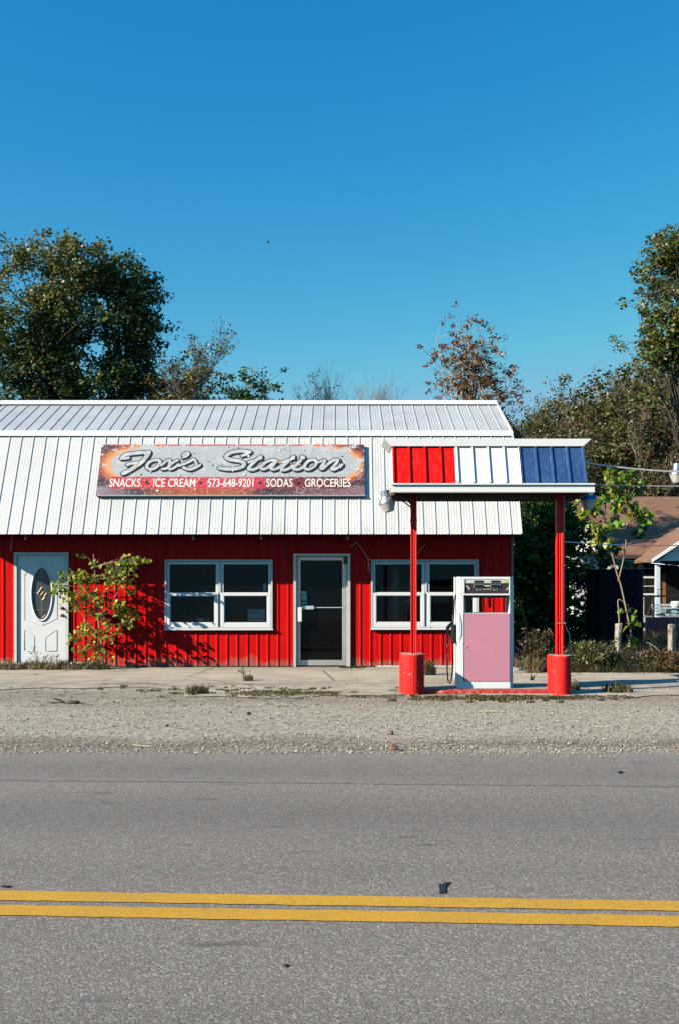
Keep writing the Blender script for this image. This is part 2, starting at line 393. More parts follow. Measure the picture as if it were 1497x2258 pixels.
# concrete apron in front of the store
t = NT('old_concrete_apron'); X, Y, Z = t.xyz()
c = t.mix(t.ramp(t.noise(.9, 6, .65), [(.35, 0.), (.65, 1.)]), (.43, .365, .28), (.56, .485, .385))
c = t.mix(t.math('MULTIPLY', t.ramp(t.noise(22, 6, .75), [(.52, 0.), (.68, 1.)]), .6), c, (.24, .215, .18))
c = t.mix(t.ramp(t.voro(.42, 'DISTANCE_TO_EDGE', t.scale(t.P, (1, 1.4, 1))), [(.0, 1.), (.012, 0.)]), c, (.09, .08, .065))
ds = t.math('ABSOLUTE', t.math('SUBTRACT', t.math('ADD', Y, t.math('MULTIPLY', t.noise(2, 5), .12)), 15.9))
c = t.mix(t.ramp(ds, [(.01, 1.), (.035, 0.)]), c, (.08, .07, .055))
wn = t.math('MULTIPLY', t.math('SUBTRACT', Y, 18.2), 1.1, clamp=True)
c = t.mix(t.math('MULTIPLY', wn, t.ramp(t.noise(6, 6), [(.3, .3), (.7, .9)])), c, (.23, .20, .165))
pb = t.math('MULTIPLY', t.math('SUBTRACT', t.noise(.9, 6, .65, t.scale(t.P, (.7, 2.2, 1))), .52), 7., clamp=True)
fr_ = t.math('SUBTRACT', 1., t.math('MULTIPLY', t.math('SUBTRACT', Y, 15.7), .5), clamp=True)
c = t.mix(t.math('MULTIPLY', t.math('MAXIMUM', t.math('MULTIPLY', pb, .55), t.math('MULTIPLY', fr_, t.ramp(t.noise(2.6, 7, .7), [(.42, 0.), (.6, 1.)]))), .8), c, t.mix(t.noise(30, 5, .7), (.17, .13, .095), (.40, .335, .26)))
t.set('Base Color', c); t.set('Roughness', .95); t.set('Specular IOR Level', .15); t.bump(t.noise(50, 6, .75), .8, .012); M['apron'] = t.m
g = MB(); vs = []; N = 140
for i in range(N):
    x = -9+i*.1*1.45
    fr = (15.1 if x < -2.2 else 14.2) if x < 6 else 15.4
    fr += .25*math.sin(x*1.3)+.12*math.sin(x*4.1+2)+rnd.uniform(-.05, .05)
    bk = 19.4 if x < 3.35 else 17.75+.15*math.sin(x*2)+rnd.uniform(-.08, .08)
    vs += [(x, fr, .012), (x, bk, .012)]
g.add(vs, [(2*i, 2*i+2, 2*i+3, 2*i+1) for i in range(N-1)])
structure(g.build('concrete_apron', M['apron']))
# raised footing strip under the left wall
g = MB(); g.box(gx(-90, 19.1), gx(232, 19.1), 18.72, 19.25, .0, .085); structure(g.build('stoop', M['sill'], bevel=.01))

# loose gravel, real stones
def stones(nm, n, area, smin, smax, mat, seed, lab='loose pale and dark gravel chips scattered over the lot'):
    r = random.Random(seed); g = MB()
    for i in range(n):
        x, y = area(r); s = r.uniform(smin, smax)*(1 if r.random() < .9 else 1.8)
        j = lambda: r.uniform(.6, 1.3)
        vs = [(x+s*j(), y, .2*s), (x, y+s*j(), .2*s), (x-s*j(), y, .25*s), (x, y-s*j(), .2*s), (x+s*.1, y, s*.8*j()), (x, y, -.3*s)]
        g.cur = r.randrange(3)
        g.add([(a, b, c+.008) for a, b, c in vs], [(0, 1, 4), (1, 2, 4), (2, 3, 4), (3, 0, 4), (1, 0, 5), (2, 1, 5), (3, 2, 5), (0, 3, 5)])
    return tag(g.build(nm, mat), lab, None, None, 'stuff')
SM = [plain('gravel_light', (.50, .45, .37), .9), plain('gravel_mid', (.40, .345, .27), .9), plain('gravel_dark', (.20, .16, .125), .9)]
def area_lot(r):
    y = 9.35+(r.random()**1.25)*6.5; return r.uniform(-1, 1)*(y*.36), y
stones('gravel', 15000, area_lot, .004, .012, SM, 11)
def area_edge(r):
    x = r.uniform(-3.6, 3.6); return x, road_edge(x)+r.gauss(.12, .16)
stones('gravel', 3600, area_edge, .004, .010, [SM[1], SM[2], SM[1]], 12, 'brownish gravel chips spilled along the far edge of the road')

# ------------------------------------------------------------------ store building
WD = 19.09; XL, XR = -7.22, 3.34
bld = thing('store_building', (-2, WD, 0), 'long low store with red ribbed metal walls and white metal roof, behind the pump', 'building')
def rib_profile(x0, x1, pitch, phase, wb=.05, wt=.022, h=.02, minor=2, mh=.004):
    xs = [(x0, 0.)]; k = math.ceil((x0-phase)/pitch)
    k -= 1; ev = []
    while True:
        c = phase+k*pitch
        if c > x1+pitch: break
        ev += [(c-wb/2, 0), (c-wt/2, h), (c+wt/2, h), (c+wb/2, 0)]
        for m in range(1, minor+1):
            q = c+wb/2+(pitch-wb)*m/(minor+1); ev += [(q-.010, 0), (q, mh), (q+.010, 0)]
        k += 1
    pts = [e for e in ev if x0 < e[0] < x1]
    def hh(x):
        for a, b in zip(ev, ev[1:]):
            if a[0] <= x <= b[0]: return a[1]+(b[1]-a[1])*(x-a[0])/max(1e-9, b[0]-a[0])
        return 0
    return [(x0, hh(x0))]+pts+[(x1, hh(x1))]
def sheet(mb, prof, lo, hi, N, dz=None, thick=0.):
    """ribbed sheet between line lo(x) and hi(x), ribs rising along N"""
    N = Vector(N); vs = []
    for x, h in prof:
        for q in (lo, hi):
            p = Vector((x, q[0], q[1]))+N*h
            if dz: p.z -= dz(x)
            vs.append(p)
    n = len(prof); mb.add(vs, [(2*i, 2*i+2, 2*i+3, 2*i+1) for i in range(n-1)])
wx = lambda x: (x-CX)/115.; wz = lambda y: EYE+(HY-y)/115.
doorW = (wx(33), wx(153), .085, wz(1218)); winA = (wx(365), wx(602), wz(1389), wz(1234))
doorG = (wx(648), wx(771), .015, wz(1221)); winB = (wx(817), wx(1054), wz(1388), wz(1234))
wb = MB(); TOP = 2.75
def wallpiece(x0, x1, z0, z1): sheet(wb, rib_profile(x0, x1, .195, wx(412), h=.013, minor=1, mh=.0015), (WD, z0), (WD, z1), (0, -1, 0))
zb1, zb2 = .10, .03
edges = [(XL, doorW[0], zb1), (doorW[1], wx(230), zb1), (wx(230), winA[0], zb2), (winA[1], doorG[0], zb2), (doorG[1], winB[0], zb2), (winB[1], 3.30, zb2)]
for a, b, z in edges: wallpiece(a, b, z, TOP)
for o in (doorW, winA, doorG, winB):
    wallpiece(o[0], o[1], o[3], TOP)
    if o[2] > .2: wallpiece(o[0], o[1], zb2, o[2])
    # reveal liner
for x in (XL, 3.30):   # end walls
    wb.quad((x, WD, 0), (x, 24.2, 0), (x, 24.2, 2.6), (x, WD, 2.6))
wb.quad((XL, 24.2, 0), (3.30, 24.2, 0), (3.30, 24.2, 2.6), (XL, 24.2, 2.6))
wall = wb.build('wall', M['red_wall'], bld)
# interior shell
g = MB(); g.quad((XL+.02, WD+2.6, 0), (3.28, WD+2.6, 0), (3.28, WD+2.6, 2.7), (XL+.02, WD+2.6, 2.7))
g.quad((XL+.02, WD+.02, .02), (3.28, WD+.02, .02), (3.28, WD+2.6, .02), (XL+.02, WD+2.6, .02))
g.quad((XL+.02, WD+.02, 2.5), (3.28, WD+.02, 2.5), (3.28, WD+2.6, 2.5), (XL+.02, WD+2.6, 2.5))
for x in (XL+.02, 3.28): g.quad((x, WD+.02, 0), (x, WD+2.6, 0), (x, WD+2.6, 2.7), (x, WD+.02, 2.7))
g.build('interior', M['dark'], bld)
# footing boards and corner post
for b_ in ((XL, doorW[0]-.002, WD-.035, WD+.01, .055, .105), (doorW[1]+.002, wx(230), WD-.035, WD+.01, .055, .105), (winB[0]+.1, 3.30, WD-.03, WD+.01, .005, .04)):
    g = MB(); g.box(*b_); g.build('base_trim', M['old_frame'], bld)
g = MB(); g.box(3.285, 3.325, WD-.03, WD+.02, .03, 2.5); g.build('corner_trim', plain('dark_grey_corner_trim', (.18, .16, .17), .6), bld)
g = MB(); g.tube([(wx(1071), WD-.035, 1.2), (wx(1071), WD-.035, 2.5)], .014, 6); g.build('conduit', plain('painted_conduit', (.3, .02, .02), .6), bld)
# roof geometry
E = (18.36, 2.52); B = (19.31, 4.529); Rg = (21.28, 5.456)
sl = Vector((0, B[0]-E[0], B[1]-E[1])).normalized(); nl = Vector((0, -sl.z, sl.y))
su = Vector((0, Rg[0]-B[0], Rg[1]-B[1])).normalized(); nu = Vector((0, -su.z, su.y))
def sag(x): q = max(0., (-4.2-x)/3.0); return .055*q*q*(3-2*min(q, 1)) if q < 1 else .055
pr = rib_profile(XL, XR, .2325, wx(1005), wb=.032, wt=.018, h=.013, minor=3, mh=.0025)
g = MB(); sheet(g, pr, E, B, nl); g.build('roof_lower_slope', M['roof_low'], bld)
g = MB(); sheet(g, pr, (B[0]+.03, B[1]+.012), Rg, nu); 
g.build('roof_upper_slope', M['roof_up'], bld)
g = MB(); g.quad((XL, Rg[0], Rg[1]), (XR, Rg[0], Rg[1]), (XR, 23.25, 4.529), (XL, 23.25, 4.529)); g.quad((XL, 23.25, 4.529), (XR, 23.25, 4.529), (XR, 24.2, 2.52), (XL, 24.2, 2.52))
g.build('roof_rear_slope', M['roof_up'], bld)
def strip(prof, name, mat, x0=XL-.02, x1=XR+.015):
    g = MB(); g.prism(prof, x0, x1, 'x'); return g.build(name, mat, bld)
g = MB(); k_ = 0
for i in range(44):
    xf = wx(1005)+(-31+i)*.2325+.116
    if not XL+.05 < xf < XR-.05: continue
    for sf in (.12, .75, 1.4, 2.0):
        c_ = Vector((xf, E[0], E[1]))+sl*sf+nl*.004
        g.add([c_+Vector((.008, 0, 0)), c_+sl*.008, c_-Vector((.008, 0, 0)), c_-sl*.008, c_+nl*.007], [(0, 1, 4), (1, 2, 4), (2, 3, 4), (3, 0, 4)])
o = g.build('roof_screws', plain('grey_screw', (.22, .22, .22), .6), bld); o['kind'] = 'stuff'
# trim along the break: flashing angle
a = Vector((0, B[0], B[1]))
p = lambda v: (v.y, v.z)
strip([p(a-sl*.085+nl*.026), p(a-sl*.085+nl*.034), p(a+nl*.036+nu*.005), p(a+su*.07+nu*.034), p(a+su*.07+nu*.026), p(a+nl*.01)], 'roof_break_trim', M['roof_trim'])
r = Vector((0, Rg[0], Rg[1])); sb = Vector((0, -su.y, su.z))
strip([p(r-su*.16+nu*.028), p(r-su*.16+nu*.036), (Rg[0], Rg[1]+.075), (Rg[0]+.16, Rg[1]-.02), (Rg[0]+.16, Rg[1]-.03), (Rg[0], Rg[1]+.03)], 'ridge_cap', M['roof_trim'])
# rake trims at the right and left ends, end infill
for X0, X1 in ((XR-.012, XR+.02), (XL-.02, XL+.012)):
    g = MB()
    g.prism([p(Vector((0,)+E)+nl*.028), p(a+nl*.030), p(a-nl*.07), p(Vector((0,)+E)-nl*.07)], X0, X1, 'x')
    g.prism([p(a+nu*.030), p(r+nu*.030), p(r-nu*.07), p(a-nu*.07)], X0, X1, 'x')
    g.build('rake_trim', M['roof_trim'], bld)
for x in (XL+.01, 3.31):
    g = MB(); g.add([(x, WD, 2.4), (x, 24.2, 2.4), (x, 24.2, 2.52), (x, 23.25, 4.5), (x, Rg[0], 5.42), (x, B[0]+.03, 4.49), (x, E[0]+.03, 2.53), (x, WD, 2.5)], [tuple(range(8))]); g.build('gable_wall', M['roof_trim'], bld)
g = MB(); g.box(XL+.01, XR-.02, E[0]+.05, WD-.02, 2.54, 2.55); g.build('soffit', M['red_wall'], bld)
# small wall ghost lettering of an old shadowed street number beside the glass door: weathered vertical marks
g = MB()
for i, zz in enumerate((2.33, 2.22, 2.11)): g = MB(); g.box(wx(630), wx(634), WD-.024, WD-.019, zz, zz+.06); g.build('number_plate', M['dark_gap'], bld)

# glass
t = NT('window_glass'); t.n.remove(t.b)
tr = t.n.new('ShaderNodeBsdfTransparent'); tr.inputs[0].default_value = (.62, .66, .64, 1)
gl = t.n.new('ShaderNodeBsdfGlossy'); gl.inputs['Roughness'].default_value = .02; gl.inputs[0].default_value = (.8, .9, 1, 1)
fr = t.n.new('ShaderNodeFresnel'); fr.inputs[0].default_value = 1.3
df = t.n.new('ShaderNodeBsdfDiffuse'); df.inputs[0].default_value = (.2, .19, .17, 1)
m1 = t.n.new('ShaderNodeMixShader'); m1.inputs[0].default_value = .015; t.l.new(tr.outputs[0], m1.inputs[1]); t.l.new(df.outputs[0], m1.inputs[2])
m2 = t.n.new('ShaderNodeMixShader'); t.l.new(fr.outputs[0], m2.inputs[0]); t.l.new(m1.outputs[0], m2.inputs[1]); t.l.new(gl.outputs[0], m2.inputs[2])
t.l.new(m2.outputs[0], t.out.inputs[0]); M['glass'] = t.m

def ring(g, x0, x1, z0, z1, w, y0, y1, wt=None, wbm=None):
    wt = wt if wt is not None else w; wbm = wbm if wbm is not None else w
    g.box(x0, x0+w, y0, y1, z0, z1); g.box(x1-w, x1, y0, y1, z0, z1)
    g.box(x0+w, x1-w, y0, y1, z1-wt, z1); g.box(x0+w, x1-w, y0, y1, z0, z0+wbm)
def window(o):
    x0, x1, z0, z1 = o
    g = MB(); ring(g, x0, x1, z0+.025, z1, .028, WD-.045, WD+.10); mx = (x0+x1)/2+.015
    g.box(mx-.02, mx+.02, WD-.015, WD+.10, z0+.05, z1-.03)
    W = g.build('window', M['old_frame'], bld)
    g = MB(); g.box(x0-.012, x1+.015, WD-.075, WD-.02, z0-.004, z0+.022); g.build('sill', M['frame'], W, bevel=.004)
    for a, b in ((x0+.03, mx-.022), (mx+.022, x1-.03)):
        zm = (z0+z1)/2+.015
        g = MB(); ring(g, a, b, z0+.05, zm+.02, .068, WD-.040, WD-.004, .055, .085)
        ring(g, a+.068, b-.068, z0+.135, zm-.035, .012, WD-.03, WD-.006)
        g.build('lower_sash', M['frame'], W, bevel=.006)
        g = MB(); ring(g, a, b, zm-.02, z1-.03, .052, WD+.002, WD+.035, .06, .05)
        g.box(a-.0, b, WD-.012, WD-.002, zm+.021, zm+.028)
        g.build('upper_sash', M['frame'], W, bevel=.006)
        g = MB(); g.quad((a+.06, WD-.015, z0+.13), (b-.06, WD-.015, z0+.13), (b-.06, WD-.015, zm-.03), (a+.06, WD-.015, zm-.03)); g.build('pane', M['glass'], W)
        g = MB(); g.quad((a+.05, WD+.018, zm+.02), (b-.05, WD+.018, zm+.02), (b-.05, WD+.018, z1-.08), (a+.05, WD+.018, z1-.08)); g.build('pane', M['glass'], W)
    return W
window(winA); window(winB)

# glass shop door
x0, x1, z0, z1 = doorG
g = MB(); g.box(x0, x0+.05, WD-.05, WD+.12, z0, z1); g.box(x1-.05, x1, WD-.05, WD+.12, z0, z1); g.box(x0+.05, x1-.05, WD-.05, WD+.12, z1-.045, z1)
g.box(x0+.05, x0+.075, WD+.03, WD+.12, z0, z1-.045); g.box(x1-.075, x1-.05, WD+.03, WD+.12, z0, z1-.045)
D = g.build('door', M['alu_w'], bld)
D['label'] = 'dark glass shop door in a narrow weathered aluminium frame'
dx0, dx1, dz1 = x0+.078, x1-.078, z1-.055
g = MB(); yF, yB = WD+.05, WD+.09
g.box(dx0, dx0+.055, yF, yB, z0+.02, dz1); g.box(dx1-.075, dx1, yF, yB, z0+.02, dz1)
g.box(dx0+.055, dx1-.075, yF, yB, dz1-.07, dz1); g.box(dx0+.055, dx1-.075, yF, yB, z0+.02, z0+.125)
g.build('leaf_frame', M['alu'], D, bevel=.004)
g = MB(); g.quad((dx0+.05, yF+.02, z0+.12), (dx1-.07, yF+.02, z0+.12), (dx1-.07, yF+.02, dz1-.06), (dx0+.05, yF+.02, dz1-.06)); g.build('pane', M['glass'], D)
g = MB(); zz = wz(1340); g.tube([(dx0+.08, yF+.012, zz), (dx1-.07, yF+.012, zz)], .009, 8); g.box(dx0+.06, dx0+.31, yF-.02, yF+.012, zz-.03, zz+.035); g.build('push_bar', plain('door_push_bar', (.6, .68, .68), .4, .3), D)
g = MB(); g.box(wx(658), wx(667), WD-.07, WD+.045, wz(1371), wz(1339)); g.build('handle', M['frame'], D, bevel=.008)
g = MB(); g.box(wx(664.5), wx(676), yF+.008, yF+.014, wz(1309.5), wz(1304)); g.build('sticker', M['label'], D)
mint = plain('mint_sticker', (.28, .5, .4), .6, var=.2, sc=40)
g = MB(); g.box(wx(665), wx(677.5), yF+.008, yF+.014, wz(1324.5), wz(1311)); g.build('sticker', mint, D)
g = MB(); g.box(wx(665), wx(677.5), yF+.008, yF+.014, wz(1332.5), wz(1327)); g.build('sticker', mint, D)
g = MB(); g.box(wx(757), wx(769), yF-.04, yF, z1-.20, z1-.06); g.build('closer', M['arm'], D)

# white panelled entry door with an oval light
x0, x1, z0, z1 = doorW
g = MB(); g.box(x0, x0+.055, WD-.045, WD+.10, z0, z1); g.box(x1-.055, x1, WD-.045, WD+.10, z0, z1); g.box(x0+.055, x1-.055, WD-.045, WD+.10, z1-.055, z1); g.box(x0+.055, x1-.055, WD-.03, WD+.1, z0-.02, z0+.01)
D = g.build('door', M['old_frame'], bld); D['label'] = 'white panelled entry door with an oval leaded glass light'
lx0, lx1, lz0, lz1 = x0+.06, x1-.06, z0+.012, z1-.06; yF = WD-.012
cx, cz = wx(93.5), wz(1309.5); ra, rb = .190, .50
n = 40
oval = [(cx+ra*math.cos(2*math.pi*k/n), cz+rb*math.sin(2*math.pi*k/n)) for k in range(n)]
def rectpt(k):   # matching point on the leaf outline for each oval point
    t_ = 2*math.pi*k/n; c_, s_ = math.cos(t_), math.sin(t_)
    hw = (lx1-cx) if c_ > 0 else (cx-lx0); hh = (lz1-cz) if s_ > 0 else (cz-lz0)
    f = min(hw/abs(c_) if abs(c_) > 1e-6 else 1e9, hh/abs(s_) if abs(s_) > 1e-6 else 1e9)
    return (cx+c_*f, cz+s_*f)
outer = [rectpt(k) for k in range(n)]
g = MB(); vs = [(a, yF, b) for a, b in oval]+[(a, yF, b) for a, b in outer]
g.add(vs, [(k, (k+1) % n, n+(k+1) % n, n+k) for k in range(n)])
for cxx, czz in ((lx0, lz0), (lx1, lz0), (lx0, lz1), (lx1, lz1)):
    k = min(range(n), key=lambda q: (outer[q][0]-cxx)**2+(outer[q][1]-czz)**2)
    nb = [q for q in ((k+1) % n, (k-1) % n)]
    pts = [outer[k], outer[nb[0]], outer[nb[1]]]
    for q in nb:
        g.add([(outer[k][0], yF, outer[k][1]), (outer[q][0], yF, outer[q][1]), (cxx, yF, czz)], [(0, 1, 2)])
g.box(lx0, lx1, yF+.03, yF+.04, lz0, cz-rb-.02)
g.build('leaf', M['door_w'], D)
def mould(poly, w, name='moulding', mat=None, closed=True, y=None, hgt=.012):
    g = MB(); pts = [Vector((a, yF-.001, b)) for a, b in poly]
    if closed: pts = pts+[pts[0]]
    g.tube(pts, w, 6); return g.build(name, mat or M['door_w'], D, smooth=True)
mould([(cx+(ra+.012)*math.cos(2*math.pi*k/n), cz+(rb+.012)*math.sin(2*math.pi*k/n)) for k in range(n)], .020, 'oval_frame', M['frame'])
g = MB(); g.add([(cx, yF+.012, cz)]+[(a, yF+.012, b) for a, b in oval], [(0, 1+k, 1+(k+1) % n) for k in range(n)])
t = NT('leaded_obscure_glass')
t.set('Base Color', t.mix(t.noise(5, 4), (.035, .045, .05), (.075, .09, .10))); t.set('Roughness', .2); t.bump(t.noise(30, 2), .2, .01)
g.build('oval_glass', t.m, D)
came = plain('brass_came', (.45, .33, .18), .35, .6)
g = MB(); yy = yF+.008
def oc(pts, r=.004): g.tube([(cx+a, yy, cz+b) for a, b in pts], r, 5)
oc([(0, -.49), (0, -.12)]); oc([(-.12, -.3), (.12, -.3)]); oc([(0, -.12), (-.08, .02), (0, .16), (.08, .02), (0, -.12)])
oc([(-.16, .02), (-.08, .02)]); oc([(.08, .02), (.16, .02)]); oc([(0, .16), (0, .47)])
bev = []
for a, b in ((-.02, .10), (-.07, .03), (.0, .01), (.06, -.02), (.03, -.09)): oc([(a-.02, b-.03), (a+.025, b+.03)], .009)
oc([(.01, -.46), (.06, -.40)], .007)
g.build('leading', came, D)
# embossed panel lines
lw = .006
ax0, ax1 = lx0+.13, lx1-.17
mould([(ax0, cz+.35), (ax0, cz-.50), (ax0+.06, cz-.50), (ax0+.15, cz-.545), (cx, cz-.60), (ax1-.15, cz-.55), (ax1-.05, cz-.49), (ax1, cz-.48), (ax1, cz+.35), (ax1-.1, cz+.53), (cx, cz+.60), (ax0+.1, cz+.53)], lw)
mould([(ax0, lz0+.22), (ax0, lz0+.62), (ax0+.06, lz0+.60), (ax0+.19, lz0+.50), (ax0+.19, lz0+.22)], lw)
mould([(ax1, lz0+.22), (ax1, lz0+.62), (ax1-.06, lz0+.60), (ax1-.22, lz0+.48), (ax1-.22, lz0+.22)], lw)
for zz in (wz(1341), wz(1357)):
    g = MB(); g.lathe((wx(139), yF, zz), (0, -1, 0), [(0, .03), (.01, .03), (.012, .012), (.03, .014), (.04, .028), (.06, .03), (.07, .018)], 16)
    g.build('door_knob', M['brass'], D, smooth=True)

# papers behind the glass
pm = NT('faded_blue_picture'); c = pm.mix(pm.ramp(pm.noise(14, 5), [(.4, 0.), (.6, 1.)]), (.12, .34, .65), (.62, .72, .60)); pm.set('Base Color', c); pm.set('Roughness', .3)
g = MB(); g.box(wx(547), wx(585), WD+.0, WD+.006, wz(1370), wz(1343)); o = g.build('window_poster', [pm.m], org=None)
tag(o, 'faded blue printed notice propped in the bottom right corner of the left window', 'poster')
g = MB(); g.box(wx(433), wx(464), WD+.0, WD+.004, wz(1371.5), wz(1361)); g.cur = 1
def stext(g, s, x0, x1, z0, z1, place, bold=.0):
    cu = bpy.data.curves.new('tmp', 'FONT'); cu.body = s; cu.offset = bold; cu.resolution_u = 3
    ob = bpy.data.objects.new('tmp', cu); col.objects.link(ob)
    dg = bpy.context.evaluated_depsgraph_get(); me = ob.evaluated_get(dg).to_mesh()
    V = np.array([v.co[:] for v in me.vertices]); lo, hi = V.min(0), V.max(0)
    vs = [place(x0+(v[0]-lo[0])/(hi[0]-lo[0])*(x1-x0), z0+(v[1]-lo[1])/(hi[1]-lo[1])*(z1-z0)) for v in V]
    g.add(vs, [tuple(pp.vertices) for pp in me.polygons])
    ob.evaluated_get(dg).to_mesh_clear(); bpy.data.objects.remove(ob); bpy.data.curves.remove(cu)
stext(g, 'OPEN', wx(435), wx(452), wz(1370.5), wz(1363), lambda a, b: (a, WD-.002, b), .02)
o = g.build('window_sign', [plain('smoked_grey_card', (.05, .05, .045), .6), plain('pale_letter_grey', (.7, .7, .62), .6)])
tag(o, 'small dark OPEN card lying along the bottom of the left window', 'sign')
g = MB(); g.blob((gx(905, WD), WD+.35, wz(1327)), (.13, .1, .05), 14, .06); g.tube([(gx(905, WD), WD+.35, wz(1320)), (gx(905, WD), WD+.35, 1.75)], .004, 5)
tag(g.build('pendant_lampshade', plain('dusty_shade', (.35, .34, .26), .6), smooth=True), 'dusty pale lampshade hanging inside the right window', 'lamp')
g = MB(); g.box(wx(867), wx(882), WD+.5, WD+.53, .9, 1.95)
tag(g.build('leaning_board', plain('grey_board', (.16, .17, .18), .7)), 'tall grey board leaning behind the left pane of the right window', 'board')
g = MB(); g.box(wx(581.5), wx(587), WD+.03, WD+.06, wz(1303), wz(1286.5))
tag(g.build('white_bottle', M['frame']), 'small white upright object behind the right upper pane of the left window', 'bottle')

# bulbs below the soffit
def bulb(loc, label, proto=None):
    if proto: return copy_tree(proto, loc, label=label)
    t_ = thing('light_bulb', loc, label, 'light bulb', 'bare bulbs under the eave')
    x, y, z = loc
    g = MB(); g.lathe((x, y, z), (0, 0, -1), [(0, .035), (.03, .03), (.035, .02)], 12); g.build('socket', M['arm'], t_)
    g = MB(); g.lathe((x, y, z-.035), (0, 0, -1), [(0, .014), (.02, .025), (.045, .032), (.065, .022), (.072, .004)], 12); g.build('bulb', M['refr'], t_, smooth=True)
    return t_
lb = bulb((gx(57, 18.75), 18.75, 2.54), 'bare bulb under the eave above the white entry door')
bulb((gx(427, 18.75), 18.75, 2.54), 'bare bulb under the eave above the left half of the left window', lb)
bulb((gx(577, 18.75), 18.75, 2.54), 'bare bulb under the eave above the right half of the left window', lb)
bulb((gx(765, 18.75), 18.75, 2.54), 'bare bulb under the eave above the glass shop door', lb)
# loose wires on the front
def wire(name, pts, r, mat, label, cat='wire', group=None):
    g = MB(); g.tube(pts, r, 5); return tag(g.build(name, mat, org=tuple(pts[0])), label, cat, group)
yw = WD-.12
P = lambda x, y, D=yw: tuple(at(x, y, D))
wire('loose_wire', [P(771, 1207), P(780, 1199), P(785, 1197), P(793, 1205), P(803, 1221), P(810, 1231), P(822, 1238), P(836, 1243), P(850, 1245), P(868, 1244), P(888, 1240), P(905, 1233), P(920, 1219), P(934, 1200)], .0045, M['wire'], 'thin pale wire drooping across the top of the right window')
wire('loose_wire', [P(809, 1231), P(812, 1243), P(813, 1262)], .004, M['wire'], 'short end of wire hanging at the left edge of the right window')
wire('loose_wire', [P(27, 1180), P(26, 1198), P(24.5, 1215)], .005, M['wire'], 'short wire hanging from the eave left of the white door')

# ------------------------------------------------------------------ roof sign
SW = .062
def sgs(y):     # photo row -> distance up the roof slope
    k = (HY-y)/F; oz = E[1]-EYE+nl.z*SW; oy = E[0]+nl.y*SW
    return (k*oy-oz)/(sl.z-k*sl.y)
def sg(x, y): s_ = sgs(y); D_ = E[0]+nl.y*SW+sl.y*s_; return ((x-CX)*D_/F, s_)
s0, s1 = sgs(1091.5), sgs(980); sx0, sx1 = -4.56, .463
SL, SH = sx1-sx0, s1-s0
org = Vector((0, E[0], E[1]))
def SP(u, s_, w_): return Vector((u, 0, 0))+org+sl*s_+nl*w_
sign = thing('roof_sign', SP(sx0, s0, .03), 'long peeling sign reading Fox\'s Station in grey script, on the white roof', 'sign')
t = NT('peeling_sign_print')
uv = t.tc.outputs['UV']; U, V, _ = t.xyz(uv)
dist = t.noise(5, 5, .6, t.scale(uv, (SL, SH, 1)), out='Fac'); fine = t.noise(28, 8, .75, t.scale(uv, (SL, SH, 1)))
uu = t.math('ABSOLUTE', t.math('SUBTRACT', U, .505)); vv = t.math('ABSOLUTE', t.math('SUBTRACT', V, .60))
ell = t.math('ADD', t.math('POWER', t.math('DIVIDE', uu, .470), 5.), t.math('POWER', t.math('DIVIDE', vv, .385), 2.4))
ell = t.math('ADD', ell, t.math('MULTIPLY', t.math('SUBTRACT', dist, .5), .45))
edgec = t.ramp(ell, [(.0, (.36, .39, .40)), (.90, (.38, .40, .41)), (.94, (.66, .28, .13)), (1., (.72, .33, .13)), (1., (.72, .33, .13))])
e2 = t.math('MULTIPLY', t.math('SUBTRACT', ell, 1.), 1.1, clamp=True)
outc = t.ramp(e2, [(.0, (.70, .30, .11)), (.3, (.42, .10, .025)), (.62, (.12, .025, .03)), (1., (.05, .02, .03))])
c = t.mix(t.math('GREATER_THAN', ell, 1.), edgec, outc)
# below the strip: maroon / mauve
lowm = t.ramp(U, [(.0, (.26, .20, .23)), (.06, (.18, .12, .15)), (.16, (.035, .02, .025)), (.24, (.26, .08, .02)), (.34, (.34, .07, .02)), (.55, (.32, .08, .03)), (.62, (.04, .015, .02)), (.8, (.14, .06, .065)), (1., (.22, .12, .14))])
bel = t.math('SUBTRACT', 1., t.math('MULTIPLY', t.math('SUBTRACT', t.math('ADD', V, t.math('MULTIPLY', t.math('SUBTRACT', dist, .5), .1)), .14), 14.), clamp=True)
c = t.mix(bel, c, lowm)
# red strip
inx = t.math('MULTIPLY', t.math('GREATER_THAN', U, .048), t.math('LESS_THAN', U, .928))
inv = t.math('MULTIPLY', t.math('GREATER_THAN', V, .125), t.math('LESS_THAN', V, .355))
rs = t.ramp(U, [(.0, (.50, .018, .025)), (.30, (.50, .015, .025)), (.45, (.52, .04, .08)), (.60, (.50, .03, .06)), (.66, (.16, .02, .025)), (.76, (.16, .015, .015)), (1., (.07, .012, .012))])
c = t.mix(t.math('MULTIPLY', inx, inv), c, rs)
tops = t.math('GREATER_THAN', V, .972)
c = t.mix(tops, c, t.ramp(U, [(.0, (.06, .02, .02)), (.05, (.5, .03, .03)), (.9, (.55, .05, .05)), (1., (.1, .02, .02))]))
# missing vinyl: metal showing
gapn = t.noise(3.6, 8, .68, t.scale(uv, (SL, SH*1.2, 1)))
lowprot = t.ramp(V, [(.30, 0.), (.46, 1.)])
miss = t.math('MULTIPLY', t.ramp(gapn, [(.545, 0.), (.56, 1.)]), lowprot)
c = t.mix(miss, c, t.mix(fine, (.30, .33, .34), (.56, .57, .55)))
# small curled flakes, bright edge and dark edge
fl = t.noise(17, 9, .8, t.scale(uv, (SL, SH*1.3, 1)))
c = t.mix(t.math('MULTIPLY', t.ramp(fl, [(.57, 0.), (.60, 1.)]), .75), c, (.66, .66, .60))
c = t.mix(t.math('MULTIPLY', t.ramp(t.noise(31, 9, .8, t.scale(uv, (SL, SH, 1))), [(.63, 0.), (.66, 1.)]), .7), c, (.10, .10, .12))
